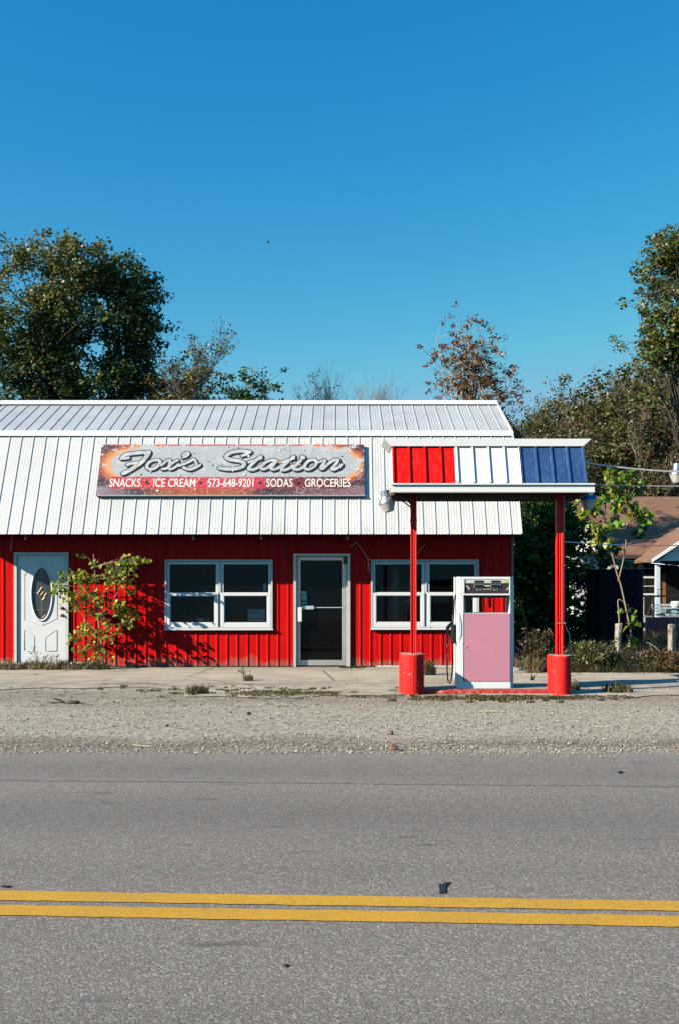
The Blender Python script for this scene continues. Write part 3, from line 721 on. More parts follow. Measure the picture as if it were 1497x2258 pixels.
# crack lines
ck = t.voro(3.2, 'DISTANCE_TO_EDGE', t.scale(uv, (SL*1.6, SH*2, 1)))
ckm = t.math('MULTIPLY', t.ramp(ck, [(.006, 1.), (.016, 0.)]), t.ramp(t.noise(3, 4, .6, t.scale(uv, (SL, SH, 1))), [(.42, 0.), (.52, .8)]))
c = t.mix(t.math('MULTIPLY', ckm, .8), c, (.62, .56, .52))
# sheet joint
c = t.mix(t.math('LESS_THAN', t.math('ABSOLUTE', t.math('SUBTRACT', U, .721)), .0008), c, (.05, .05, .06))
t.set('Base Color', c); t.set('Roughness', .5); t.bump(fl, .25, .01)
g = MB(); w0, w1 = .028, SW
vs = [SP(u, s_, w_) for w_ in (w0, w1) for s_ in (s0, s1) for u in (sx0, sx1)]
g.add(vs, [(4, 5, 7, 6)])
face = g.build('printed_face', t.m, sign)
uvl = face.data.uv_layers.new(name='UVMap')
for li, q in zip(face.data.loops, [(0, 0), (1, 0), (1, 1), (0, 1)]): uvl.data[li.index].uv = q
g = MB(); g.add(vs, [(0, 2, 3, 1), (0, 1, 5, 4), (2, 6, 7, 3), (0, 4, 6, 2), (1, 3, 7, 5)])
rl = [SP(u, s_, w_) for w_ in (.02, SW+.012) for s_ in (s0-.03, s0-.004) for u in (sx0+.03, sx1+.01)]
g.add(rl, [(0, 2, 3, 1), (4, 5, 7, 6), (0, 1, 5, 4), (2, 6, 7, 3), (0, 4, 6, 2), (1, 3, 7, 5)])
g.build('back_panel', plain('sign_edge_grey', (.30, .29, .30), .6), sign)
# script lettering drawn as strokes and filled by marching squares
def tr1(x, y): return sg(240+x/6.805, 975+y/6.805)
def tr2(x, y): return sg(470+x/4.99, 975+y/4.99)
K1 = 1/6.805/115; K2 = 1/4.99/115
ST = [(tr1, 30, [(205, 238), (240, 200), (300, 180), (420, 165), (540, 155), (605, 150)], K1),
 (tr1, 22, [(190, 248), (250, 246), (300, 236)], K1),
 (tr1, 32, [(605, 152), (590, 190), (545, 250), (490, 310), (420, 360), (340, 410), (270, 450), (220, 472)], K1),
 (tr1, 24, [(285, 342), (340, 322), (430, 312), (500, 300)], K1),
 (tr1, 24, [(760, 275), (700, 268), (630, 292), (582, 340), (580, 385), (625, 408), (700, 390), (760, 335), (775, 290)], K1),
 (tr1, 20, [(760, 350), (800, 345), (850, 300), (905, 268), (925, 285), (915, 330), (905, 385), (930, 405), (990, 385), (1050, 335)], K1),
 (tr1, 20, [(1035, 275), (985, 300), (930, 345), (870, 395), (810, 405)], K1),
 (tr1, 28, [(1125, 195), (1175, 165), (1190, 185), (1150, 215)], K1),
 (tr1, 14, [(1150, 215), (1110, 238)], K1),
 (tr1, 22, [(1060, 355), (1130, 330), (1220, 290), (1275, 258), (1305, 290), (1320, 345), (1280, 395), (1205, 410), (1130, 385)], K1),
 (tr1, 18, [(1290, 395), (1340, 370), (1375, 345)], K1),
 (tr2, 22, [(405, 110), (330, 100), (230, 108), (160, 140), (150, 172), (200, 195), (290, 208), (345, 235), (320, 275), (240, 295), (150, 297), (75, 285)], K2),
 (tr2, 16, [(405, 112), (370, 135), (320, 150)], K2),
 (tr2, 18, [(530, 160), (490, 190), (430, 245), (395, 285), (415, 305), (470, 295), (530, 260)], K2),
 (tr2, 15, [(395, 222), (440, 205), (530, 180)], K2),
 (tr2, 17, [(700, 205), (640, 200), (580, 225), (530, 270), (540, 298), (590, 290), (650, 245), (700, 205), (665, 255), (640, 290), (670, 303), (720, 285), (760, 255)], K2),
 (tr2, 18, [(890, 160), (850, 195), (790, 250), (755, 290), (775, 310), (830, 295), (880, 262)], K2),
 (tr2, 15, [(760, 225), (810, 205), (890, 180)], K2),
 (tr2, 26, [(985, 168), (992, 172)], K2),
 (tr2, 18, [(965, 205), (920, 250), (890, 285), (910, 303), (960, 295), (1010, 262)], K2),
 (tr2, 17, [(1120, 195), (1060, 205), (1015, 250), (1015, 290), (1060, 300), (1120, 265), (1140, 220), (1115, 195)], K2),
 (tr2, 14, [(1130, 215), (1165, 222), (1200, 205)], K2),
 (tr2, 17, [(1225, 200), (1230, 215), (1205, 255), (1185, 290), (1215, 290), (1270, 240), (1340, 195), (1375, 200), (1350, 245), (1310, 290), (1330, 303), (1380, 280), (1410, 250)], K2)]
def catmull(pts, n=5):
    out = []; q = [pts[0]]+list(pts)+[pts[-1]]
    for i in range(1, len(q)-2):
        for k in range(n):
            t_ = k/n
            out.append(tuple(.5*((2*q[i][a])+(-q[i-1][a]+q[i+1][a])*t_+(2*q[i-1][a]-5*q[i][a]+4*q[i+1][a]-q[i+2][a])*t_**2+(-q[i-1][a]+3*q[i][a]-3*q[i+1][a]+q[i+2][a])*t_**3) for a in (0, 1)))
    out.append(tuple(pts[-1])); return out
SEG = []
for fn, wd_, pts, K in ST:
    q = [fn(a, b) for a, b in (catmull(pts) if len(pts) > 2 else pts)]
    for a, b in zip(q, q[1:]): SEG.append((a[0], a[1], b[0], b[1], wd_*K))
cell = .0085; gx0, gx1 = sx0+.3, sx1-.15; gs0, gs1 = s0+.30, s1-.05
nxg = int((gx1-gx0)/cell)+1; nyg = int((gs1-gs0)/cell)+1
GX, GS = np.meshgrid(gx0+np.arange(nxg)*cell, gs0+np.arange(nyg)*cell, indexing='ij')
SD = np.full(GX.shape, 9.)
for a, b, c_, d_, r_ in SEG:
    vx, vy = c_-a, d_-b; L2 = vx*vx+vy*vy+1e-12
    tt = np.clip(((GX-a)*vx+(GS-b)*vy)/L2, 0, 1); SD = np.minimum(SD, np.hypot(GX-a-tt*vx, GS-b-tt*vy)-r_)
def iso(F_, du, ds, w_):
    g = MB(); cache = {}
    def vert(key, u, s_):
        if key not in cache: cache[key] = len(g.v); g.v.append(tuple(SP(u+du, s_+ds, w_)))
        return cache[key]
    I, J = np.nonzero((np.minimum.reduce([F_[:-1, :-1], F_[1:, :-1], F_[1:, 1:], F_[:-1, 1:]]) < 0))
    for i, j in zip(I, J):
        cs = [(i, j), (i+1, j), (i+1, j+1), (i, j+1)]; poly = []
        for k in range(4):
            A, Bq = cs[k], cs[(k+1) % 4]; fa, fb = F_[A], F_[Bq]
            if fa < 0: poly.append(vert(('v',)+A, GX[A], GS[A]))
            if (fa < 0) != (fb < 0):
                q = fa/(fa-fb); key = ('e',)+tuple(sorted((A, Bq)))
                poly.append(vert(key, GX[A]+(GX[Bq]-GX[A])*q, GS[A]+(GS[Bq]-GS[A])*q))
        if len(poly) > 2: g.f.append(tuple(poly)); g.m.append(0)
    return g
blk = plain('sign_black_ink', (.012, .012, .018), .5, var=.2, dirt=(.3, .32, .33), dthr=.70, dsc=9)
t = NT('script_silver'); cc = t.mix(t.ramp(t.noise(11, 8, .75), [(.42, 0.), (.62, 1.)]), (.34, .37, .38), (.60, .61, .58))
cc = t.mix(t.ramp(t.noise(26, 7, .8), [(.66, 0.), (.70, 1.)]), cc, (.08, .08, .1)); t.set('Base Color', cc); t.set('Roughness', .5)
iso(SD-.016, .026, -.024, SW+.003).build('lettering_shadow', blk, sign)
iso(SD-.017, 0, 0, SW+.005).build('lettering_outline', blk, sign)
iso(SD+.001, 0, 0, SW+.007).build('script_lettering', t.m, sign)
yb, yt = sg(0, 1074)[1], sg(0, 1055.5)[1]; SWH = plain('strip_white', (.74, .70, .62), .5, var=.08, dirt=(.6, .25, .25), dthr=.66, dsc=14)
for s_, a, b in (('SNACKS', 242.5, 311), ('ICE CREAM', 339, 432), ('573-648-9201', 459.5, 560), ('SODAS', 588, 646), ('GROCERIES', 673, 772)):
    q = 1063; u0, u1 = sg(a, q)[0], sg(b, q)[0]
    g = MB(); stext(g, s_, u0, u1, yb, yt, lambda u, s2: tuple(SP(u, s2, SW+.004)), .014); g.build('strip_lettering', SWH, sign)
for x in (326, 443, 573, 659):
    g = MB(); u, s_ = sg(x, 1065); g.add([SP(u+.028*math.cos(k*math.pi/5), s_+.028*math.sin(k*math.pi/5), SW+.004) for k in range(10)], [tuple(range(10))]); g.build('strip_dot', blk, sign)
# curled vinyl flakes standing off the print
rr = random.Random(8); g = MB()
for i in range(60):
    u = rr.uniform(sx0+.15, sx1-.1); s_ = rr.uniform(s0+.38, s1-.01) if rr.random() < .8 else rr.uniform(s0+.05, s1)
    a = rr.uniform(0, 6.28); L = rr.uniform(.01, .04); W_ = L*rr.uniform(.3, .8); l = rr.uniform(.003, .012)
    ca, sa = math.cos(a), math.sin(a); g.cur = rr.choice((0, 0, 0, 1, 2) if u > sx0+.5 else (0, 1, 2))
    b0 = SP(u, s_, SW+.008)
    pts = [SP(u-L*ca, s_-L*sa, SW+.008), SP(u-W_*sa, s_+W_*ca, SW+.008+l*.5), SP(u+L*ca, s_+L*sa, SW+.008+l), SP(u+W_*sa, s_-W_*ca, SW+.008+l*.3)]
    g.add(pts, [(0, 1, 2, 3)])
fo = g.build('peeling_flakes', [plain('flake_white', (.66, .66, .62), .6), plain('flake_grey', (.36, .38, .40), .6), plain('flake_orange', (.6, .28, .14), .6)], sign); fo['kind'] = 'stuff'

# ------------------------------------------------------------------ pump island
isl = thing('pump_island', (gx(1070, 14.8), 14.8, 0), 'low concrete pump island with a chipped red painted kerb', 'kerb')
ix0, ix1 = gx(884, 14.3), gx(1258, 14.3)
g = MB(); g.box(ix0+.04, ix1-.04, 14.60, 15.50, .0, .055); g.build('slab', M['apron'], isl)
g = MB()
nseg = 60; vs = []
rr = random.Random(5)
for i in range(nseg+1):
    x = ix0+(ix1-ix0)*i/nseg; j = rr.uniform(-.008, .008)
    vs += [(x, 14.47+j, .0), (x, 14.475+j, .035+rr.uniform(-.006, .003)), (x, 14.50, .05+rr.uniform(-.006, .004)), (x, 14.60+j, .062), (x, 14.60+j, .0)]
g.add(vs, [(5*i+k, 5*i+5+k, 5*i+6+k, 5*i+1+k) for i in range(nseg) for k in range(4)])
g.build('kerb', M['island_red'], isl)
def pump_base(xc, D, w_, hgt, label, seed):
    th = thing('post_base', (xc, D, 0), label, 'post base', 'red concrete bases under the canopy posts')
    r_ = random.Random(seed); g = MB(); rx = w_/2; L = .30
    ol = []
    for k in range(13):
        a = math.pi+math.pi*k/12; ol.append((xc+rx*math.cos(a), D+.13+rx*1.0*math.sin(a)))
    ol += [(xc+rx, D+L+.1), (xc+rx-.03, D+L+.13), (xc-rx+.03, D+L+.13), (xc-rx, D+L+.1)]
    rings = [(.0, 1.03), (.03, 1.0), (hgt*.5, .995), (hgt-.02, .99), (hgt, .94)]; vs = []
    cy = D+.18; n = len(ol)
    for z, s_ in rings:
        for a, b in ol: vs.append((xc+(a-xc)*s_+r_.uniform(-.003, .003), cy+(b-cy)*s_, z+(r_.uniform(-.006, .004) if z > .1 else 0)))
    fs = [(i*n+k, i*n+(k+1) % n, (i+1)*n+(k+1) % n, (i+1)*n+k) for i in range(len(rings)-1) for k in range(n)]
    g.add(vs, fs); g.build('painted_body', M['base_red'], th, smooth=False)
    g = MB(); g.add(vs[-n:], [tuple(range(n))]); g.build('worn_top', M['stone'], th)
    return th
bxL, bxR = gx(908.5, 14.45), gx(1238, 14.35)
pump_base(bxL, 14.38, .345, .585, 'red chipped concrete base under the canopy post on the left of the pump', 1)
pump_base(bxR, 14.28, .285, .57, 'red concrete base under the canopy post on the right of the pump', 2)

# canopy
can = thing('pump_canopy', ((gx(911, 14.6)+gx(1233, 14.6))/2, 14.6, 0), 'small canopy over the pump with red, white and blue ribbed panels on two red posts', 'canopy')
CD = 14.1; cl, cr = gx(862, CD), gx(1309.5, CD); fz0, fz1 = gz(1087, CD), gz(1066, CD)
g = MB()   # gutter-like front fascia with lips
prof = [(CD+.02, fz0), (CD-.03, fz0+.004), (CD-.035, fz0+.02), (CD-.02, fz0+.028), (CD-.02, fz1-.03), (CD-.045, fz1-.022), (CD-.045, fz1), (CD+.06, fz1+.004), (CD+.06, fz0+.03)]
g.prism(prof, cl, cr, 'x'); g.build('fascia', M['fascia'], can)
BY = 15.12; bz0 = gz(1101, BY)
g = MB(); g.box(cl+.01, cr-.06, CD+.062, BY, fz0+.035, fz0+.05); g.build('soffit', M['soffit'], can)
g = MB(); g.box(cl+.01, cr-.06, BY+.002, BY+.045, bz0-.03, bz0+.14); g.box(cl+.012, cl+.05, CD+.07, BY, fz0-.02, fz0+.033); g.box(cr-.10, cr-.062, CD+.07, BY, fz0-.02, fz0+.033)
g.box(cl+.012, cr-.062, CD+.5, CD+.54, fz0-.045, fz0+.033)
g.build('underside_beam', M['soffit'], can)
g = MB(); g.box(gx(938, 14.9), gx(1020, 14.9), 14.83, 14.97, gz(1099.5, 14.9)-.0, gz(1094, 14.9)+.02); g.build('tube_light', M['tube'], can, bevel=.01)
mE = (CD+.02, fz1+.006); mT = (CD+.02+.255, gz(984, CD+.275))
ml = Vector((0, mT[0]-mE[0], mT[1]-mE[1])).normalized(); mn = Vector((0, -ml.z, ml.y))
mx0, mx1 = gx(865, CD+.02), gx(1295, CD+.02); pitch = (mx1-mx0-.03)/12.0
cuts = [mx0, gx(1003.5, CD+.02), gx(1150.5, CD+.02), mx1]
def cprof(x0, x1):
    pts = [(x0, 0.)]; k = 0
    while True:
        c_ = mx0+.015+k*pitch
        if c_ > x1+.05: break
        for dx, h in ((-.022, 0), (-.012, .024), (.010, .024), (.020, 0)):
            if x0 < c_+dx < x1: pts.append((c_+dx, h))
        k += 1
    pts.append((x1, 0.)); return pts
for i, (nm, mt) in enumerate((('red_panel', 'canopy_red'), ('white_panel', 'canopy_white'), ('blue_panel', 'canopy_blue'))):
    g = MB(); sheet(g, cprof(cuts[i]+.0005, cuts[i+1]-.0005), mE, mT, mn); g.build(nm, M[mt], can)
# side and rear mansard closures
g = MB()
g.prism([(mE[0]+.01, mE[1]), (mT[0]+.01, mT[1]-.002), (BY-.02, mT[1]-.002), (BY-.02, mE[1])], mx0+.004, mx0+.02, 'x')
g.prism([(mE[0]+.01, mE[1]), (mT[0]+.01, mT[1]-.002), (BY-.02, mT[1]-.002), (BY-.02, mE[1])], mx1-.02, mx1-.004, 'x')
g.quad((mx0, BY-.01, fz0+.06), (mx1, BY-.01, fz0+.06), (mx1, BY-.01, mT[1]), (mx0, BY-.01, mT[1]))
g.build('side_panel', M['canopy_white'], can)
# flared cap
cyT = mT[0]; cz0, cz1 = mT[1]-.002, mT[1]+.106
bl_, br_ = mx0-.012, mx1-.006
tl_, tr_ = gx(845, cyT-.03), gx(1303.5, cyT-.03)
g = MB(); yb0, yt0, yb1, yt1 = cyT-.035, cyT-.022, BY+.0, BY+.06
o_ = [(bl_, yb0, cz0), (br_, yb0, cz0), (tr_, yt0, cz1), (tl_, yt0, cz1), (bl_, yb1, cz0), (br_, yb1, cz0), (tr_, yt1, cz1), (tl_, yt1, cz1)]
g.add(o_, [(0, 1, 2, 3), (1, 5, 6, 2), (5, 4, 7, 6), (4, 0, 3, 7), (0, 4, 5, 1), (3, 2, 6, 7)])
g.build('cap_flashing', M['roof_trim'], can)
# posts: ribbed sheet-metal box posts
def cpost(xc, yc, z0, z1, w_):
    g = MB(); h = w_/2
    ol = []
    k = 7
    for i in range(k):   # front with flutes
        a = -h+w_*i/(k-1); ol.append((xc+a, yc-h+(.012 if i in (2, 4) else 0)+(.004 if i == 3 else 0)))
    ol += [(xc+h, yc+h), (xc-h, yc+h)]
    g.prism(ol, z0, z1, 'z'); g.box(xc-h-.006, xc+h+.006, yc-h-.004, yc+h+.004, 2.52, 2.55)
    return g.build('post', M['post_red'], can)
cpost(gx(910.5, 14.62), 14.62, .57, fz0+.034, .085)
cpost(gx(1232.5, 14.55), 14.55, .56, fz0+.034, .098)
X_, Y_ = gx(1243, 14.56), 14.56
g = MB(); g.tube([(X_, Y_, fz0), (X_, Y_, gz(1372, 14.56)), (X_+.03, Y_, gz(1385, 14.56)), (X_+.088, Y_+.02, gz(1400, 14.56)), (X_+.092, Y_+.03, .56)], .009, 6); g.box(X_-.12, X_+.012, Y_-.062, Y_-.052, gz(1375, 14.56), gz(1372.5, 14.56)); g.build('cable', M['conduit'], can)

# security lamps
def lamp(loc, tilt, label, arm_to, proto_mats=('galv', 'refr'), rot=0., size=1.):
    th = thing('security_lamp', loc, label, 'lamp', 'dusk-to-dawn lamps round the pump')
    ax = (Matrix.Rotation(R(tilt), 3, 'Y') @ Vector((0, 0, -1)))
    c_ = Vector(loc); k = size
    g = MB(); g.lathe(c_, ax, [(0, .055*k), (.004*k, .062*k), (.09*k, .068*k), (.115*k, .078*k), (.118*k, .10*k), (.15*k, .118*k), (.178*k, .125*k), (.182*k, .12*k)], 28); g.build('housing', M[proto_mats[0]], th, smooth=False)
    g = MB(); pr_ = [(.184*k, .124*k)]
    for i in range(10): pr_ += [((.19+.012*i)*k, (.120-.0052*i)*k), ((.196+.012*i)*k, (.1145-.0052*i)*k)]
    pr_ += [(.315*k, .058*k), (.317*k, .02*k)]
    g.lathe(c_, ax, pr_, 28); g.build('refractor', M[proto_mats[1]], th)
    if arm_to:
        g = MB(); pts = [Vector(q) for q in arm_to]; g.tube(pts, .016, 8)
        g.tube([q+Vector((0, 0, -.06)) if i else q for i, q in enumerate(pts)], .010, 6); g.build('arm', M['arm'], th)
    return th
l1 = at(846, 1082, 14.35)
lamp(l1, -14, 'silver security lamp tilted on its arm at the left end of the canopy', [at(862, 1097, 14.38), at(878, 1092, 14.45), at(892, 1099, 14.5), at(909, 1114, 14.6)])
l2 = at(1297, 1080, 14.75)
L2 = lamp(l2, 2, 'shaded security lamp with a painted blue sky reflection under the right end of the canopy', [at(1288, 1090, 14.75), at(1265, 1093, 14.65), at(1243, 1104, 14.58)], size=.93)
g = MB(); g.lathe(l2, (0, 0, -1), [(.085, .068), (.087, .113), (.15, .118), (.152, .09)], 28); g.build('blue_reflection', M['sky_reflection'], L2)  # blue of the sky reflected in the housing, painted as a coloured ring
# third lamp stands on a yard pole just past the right edge
l3 = at(1492, 1022, 15.6)
L3 = lamp(l3, 0, 'silver security lamp on the yard pole at the right edge of the photo', [l3+Vector((.0, 0, -.03)), l3+Vector((.35, 0, .12)), l3+Vector((.60, 0, -.05))], size=.98)
pl = thing('utility_pole', (l3.x+.68, 15.6, 0), 'wooden yard pole carrying the lamp at the right edge', 'pole')
g = MB(); g.tube([(l3.x+.68, 15.6, 0), (l3.x+.68, 15.6, 3.2), (l3.x+.66, 15.6, 6.8)], [.13, .115, .095], 14); g.build('shaft', M['wood'], pl)
g = MB(); g.box(l3.x+.2, l3.x+1.15, 15.46, 15.52, 6.3, 6.4); g.build('crossarm', M['wood'], pl)

# overhead wires
def sagw(a, b, sag_, n=14):
    a, b = Vector(a), Vector(b); return [a.lerp(b, i/n)-Vector((0, 0, sag_*4*(i/n)*(1-i/n))) for i in range(n+1)]
wp = Vector((l3.x+.6, 15.6, 0))
wire('overhead_wire', sagw((mx1-.03, 14.9, gz(1015, 14.9)), (wp.x, 15.5, gz(1042, 15.6)), .06), .014, M['wire'], 'thick pale cable from the top of the blue canopy panel to the yard pole', 'wire')
wire('overhead_wire', sagw((cr-.02, 14.9, gz(1067, 14.9)), (wp.x, 15.5, gz(1072, 15.6)), .02), .007, M['wire'], 'thin pale wire leaving the canopy at fascia height', 'wire')
wire('overhead_wire', sagw((X_, 14.6, gz(1194, 14.56)), (wp.x, 15.5, gz(1200, 15.6)), .04), .007, M['wire'], 'thin sagging wire from the right canopy post crossing the house roof', 'wire')
wire('overhead_wire', sagw(at(1350, 1232, 21), (8.3, 17.6, gz(1262, 17.6)), .05), .006, M['wire'], 'thin wire slanting across the house window', 'wire')

# ------------------------------------------------------------------ fuel pump
PD = 14.74; pz0 = .057; k = PD/F
px0, px1 = gx(1007, PD), gx(1132, PD); pzT = gz(1272, PD)
zh0 = gz(1311, PD); zc1 = gz(1352, PD); dp = .46
pump = thing('fuel_pump', ((px0+px1)/2, PD, pz0), 'old white fuel pump with a sun-faded pink door standing on the island', 'fuel pump')
ch = .055
ol = [(px0, PD+ch), (px0+.03, PD), (px1-ch, PD), (px1, PD+ch*.9), (px1, PD+dp), (px0, PD+dp)]
# cabinet (lower) with recessed door opening
g = MB(); g.prism(ol, pz0, zc1, 'z'); g.build('cabinet', M['pump_w'], pump)
# head
g = MB(); zt = pzT-.035
g.prism(ol, zh0-.012, zh0+.012, 'z')      # floor lip of head
g.prism(ol, zt, pzT, 'z')
cw0, cw1 = gx(1023, PD), gx(1122, PD)
g.prism([(px0, PD+ch), (px0+.03, PD), (cw0, PD), (cw0, PD+dp), (px0, PD+dp)], zh0+.012, zt, 'z')
g.prism([(cw1, PD), (px1-ch, PD), (px1, PD+ch*.9), (px1, PD+dp), (cw1, PD+dp)], zh0+.012, zt, 'z')
g.build('head', M['pump_w'], pump, bevel=.004)
g = MB(); g.prism([(cw0, PD+.02), (cw1, PD+.02), (cw1, PD+dp-.02), (cw0, PD+dp-.02)], zh0+.012, zt, 'z'); H = g.build('display_panel', M['pump_face'], pump)
zq = lambda y: gz(y, PD+.04); xq = lambda x: gx(x, PD+.04)
g = MB(); g.box(xq(1025), xq(1121), PD+.006, PD+.02, zq(1286), zq(1276)); g.build('faded_label', M['label'], H)
g = MB(); g.box(xq(1111), xq(1120), PD+.002, PD+.006, zq(1285), zq(1276.5)); g.build('sticker', M['yellow_tag'], H)
g = MB()
for a, b, c_, d_ in ((1044, 1064, 1280, 1284.5), (1081, 1101, 1280, 1284.5), (1045, 1064, 1290, 1294), (1082, 1100, 1290, 1294)):
    g = MB(); g.box(xq(a), xq(b), PD+.000, PD+.0055, zq(d_), zq(c_)); g.build('display', M['lcd'], H)
g = MB()
def outl(a, b, c_, d_, w_=.003):
    x0_, x1_, z0_, z1_ = xq(a), xq(b), zq(d_), zq(c_)
    ring(g, x0_, x1_, z0_, z1_, w_, PD+.008, PD+.0195)
outl(1043.5, 1065, 1288.5, 1295.2); outl(1080.5, 1102, 1288.5, 1295.2); outl(1049.5, 1058.5, 1298, 1302); outl(1087, 1095.5, 1298, 1302)
rr = random.Random(4)
for i in range(6): g.box(xq(1066.5+i*2), xq(1068.1+i*2), PD+.010, PD+.0195, zq(1293.5), zq(1290+rr.uniform(0, 1)))
for i in range(9): g.box(xq(1062.5+i*2.2), xq(1064.2+i*2.2), PD+.010, PD+.0195, zq(1300), zq(1298.6))
for (a, y) in ((1026, 1291), (1029, 1294), (1031, 1297), (1118, 1295), (1115, 1298)): g.box(xq(a), xq(a+3.2), PD+.010, PD+.0195, zq(y+3), zq(y))
g.build('printed_marks', M['label'], H)['kind'] = 'stuff'
# columns beside the open bay
g = MB()
g.prism([(px0, PD+ch), (px0+.03, PD), (gx(1020.5, PD), PD), (gx(1020.5, PD), PD+.12), (px0, PD+.12)], zc1, zh0-.012, 'z'); g.build('column', M['pump_w'], pump); g = MB()
g.prism([(gx(1123, PD), PD), (px1-ch, PD), (px1, PD+ch*.9), (px1, PD+dp), (gx(1124.5, PD), PD+dp), (gx(1124.5, PD), PD+.06)], zc1, zh0-.012, 'z'); g.build('column', M['pump_w'], pump); g = MB()
g.prism([(px0, PD+.12), (gx(1020.5, PD), PD+.12), (gx(1033, PD), PD+dp-.03), (gx(1033, PD), PD+dp), (px0, PD+dp)], zc1, zh0-.012, 'z')
g.build('column', M['pump_w'], pump)
g = MB(); g.box(gx(1023, PD), gx(1119, PD), PD+.08, PD+.30, zh0-.05, zh0-.013); g.build('meter_tray', M['rubber'], pump)
g = MB(); g.box(gx(1022, PD), gx(1122.5, PD), PD-.008, PD+.01, gz(1502, PD), zc1-.004); dr = g.build('door', M['pink'], pump)
dr['label'] = 'sun-faded pink door'
g = MB(); g.lathe((gx(1029.5, PD), PD-.008, gz(1428, PD)), (0, -1, 0), [(0, .009), (.004, .008)], 12); g.build('lock', M['brass'], dr)
g = MB(); g.box(gx(1020, PD), gx(1021.6, PD), PD-.004, PD+.004, gz(1503, PD), zc1); g.build('door_gap', M['dark_gap'], pump)
g = MB(); g.prism([(px0-.003, PD+ch), (px0+.029, PD-.003), (gx(1020, PD), PD-.003), (gx(1020, PD), PD+.02), (px0-.003, PD+.12)], pz0+.0, zc1+.0, 'z')
g.build('corner_panel', M['pump_w'], pump)
# hose, boot and nozzle on the left side
hx = px0-.012
boot = MB(); boot.box(px0-.075, px0-.001, PD+.06, PD+.20, gz(1420, PD), gz(1378, PD)); boot.build('nozzle_boot', M['rubber'], pump, bevel=.012)
g = MB()
q = lambda x, y, d=.10: tuple(at(x, y, PD+d))
g.tube([q(1003, 1312, .12), q(1001, 1322), q(999.5, 1345), q(998, 1370), q(997.5, 1400), q(997, 1440), q(996, 1480), q(993, 1500), q(989.5, 1508), q(986.5, 1503), q(984.5, 1480), q(984.5, 1450), q(984.5, 1425)], .0105, 10)
g.build('hose', M['rubber'], pump, smooth=True)
g = MB()
for a, b in ((1421, 1427), (1443, 1449), (1468, 1474)): g = MB(); g.tube([q(984.6, a), q(984.6, b)], .0135, 10); g.build('hose_band', M['label'], pump)
g = MB(); g.tube([q(985, 1422), q(985.5, 1408), q(984, 1395), q(986, 1384), q(992, 1377), q(997, 1371)], [.012, .017, .020, .028, .026, .014], 10)
g.tube([q(986, 1392), q(991, 1402), q(996, 1408)], [.014, .012, .010], 8)
g.build('nozzle', M['nozzle_green'], pump, smooth=True)
g = MB(); g.tube([q(997, 1371), q(996.5, 1362), q(996, 1356)], [.010, .008, .008], 8); g.build('spout', M['galv'], pump, smooth=True)
g = MB(); g.tube([q(1004, 1345, .02), q(1009, 1352, -.01), q(1011.5, 1372, -.02), q(1011, 1398, -.02), q(1007, 1415, -.01), q(1004, 1430, .03)], .004, 6); g.build('cable', plain('mauve_cord', (.14, .10, .18), .5), pump, smooth=True)
# rear hose behind right
q2 = lambda x, y: tuple(at(x, y, PD+.42))
g = MB(); g.tube([q2(1131, 1318), q2(1140, 1320), q2(1146, 1332), q2(1152, 1348), q2(1158, 1375), q2(1162, 1400), q2(1162, 1425), q2(1159, 1445), q2(1152, 1454), q2(1143, 1452), q2(1136, 1442), q2(1132, 1425)], .0105, 8); g.build('hose', M['rubber'], pump, smooth=True)

# ------------------------------------------------------------------ vegetation
def leaf_mesh(pts, sizes, rng, droop=.0, shape='quad', matn=1, probs=None, upn=.35):
    """numpy batch of leaf faces; returns (V, faces, matidx)"""
    n = len(pts); P_ = np.asarray(pts); s = np.asarray(sizes)[:, None]
    d = rng.normal(size=(n, 3)); d[:, 2] = d[:, 2]*.6-droop; d /= np.linalg.norm(d, axis=1)[:, None]
    nn = rng.normal(size=(n, 3)); nn[:, 2] += upn*2; nn[:, 1] -= upn
    b = np.cross(d, nn); b /= np.linalg.norm(b, axis=1)[:, None]+1e-9
    nv = np.cross(b, d)
    if shape == 'quad':
        V = np.stack([P_-d*s*.5, P_+b*s*.36+nv*s*.08, P_+d*s*.5, P_-b*s*.36+nv*s*.08], 1).reshape(-1, 3)
        Fc = np.arange(4*n).reshape(n, 4)
        mi = rng.choice(matn, n, p=probs)
        return V, Fc, mi
    # heart shaped leaf folded along the midrib, 2 quads
    V = np.stack([P_, P_+d*s*.22+b*s*.42+nv*s*.10, P_+d*s*.62+b*s*.36+nv*s*.06, P_+d*s*1.0-nv*s*.10, P_+d*s*.62-b*s*.36+nv*s*.06, P_+d*s*.22-b*s*.42+nv*s*.10], 1).reshape(-1, 3)
    base = np.arange(n)[:, None]*6
    Fc = np.concatenate([base+np.array([[0, 1, 2, 3]]), base+np.array([[0, 3, 4, 5]])], 0)
    mi = rng.choice(matn, n, p=probs); mi = np.concatenate([mi, mi])
    return V, Fc, mi
def np_obj(name, V, Fc, mi, mats, parent):
    o3 = np.array(ORG[parent.name]) if parent is not None else np.zeros(3)
    me = bpy.data.meshes.new(name); V = np.asarray(V)-o3
    k_ = Fc.shape[1]
    me.vertices.add(len(V)); me.vertices.foreach_set('co', V.astype(np.float32).ravel())
    me.loops.add(Fc.size); me.loops.foreach_set('vertex_index', Fc.astype(np.int32).ravel())
    me.polygons.add(len(Fc)); me.polygons.foreach_set('loop_start', (np.arange(len(Fc))*k_).astype(np.int32))
    try: me.polygons.foreach_set('loop_total', np.full(len(Fc), k_, dtype=np.int32))
    except Exception: pass
    for m_ in mats: me.materials.append(m_)
    me.polygons.foreach_set('material_index', mi.astype(np.int32)); me.update(calc_edges=True)
    o = bpy.data.objects.new(name, me); col.objects.link(o)
    if parent is not None: o.parent = parent
    return o
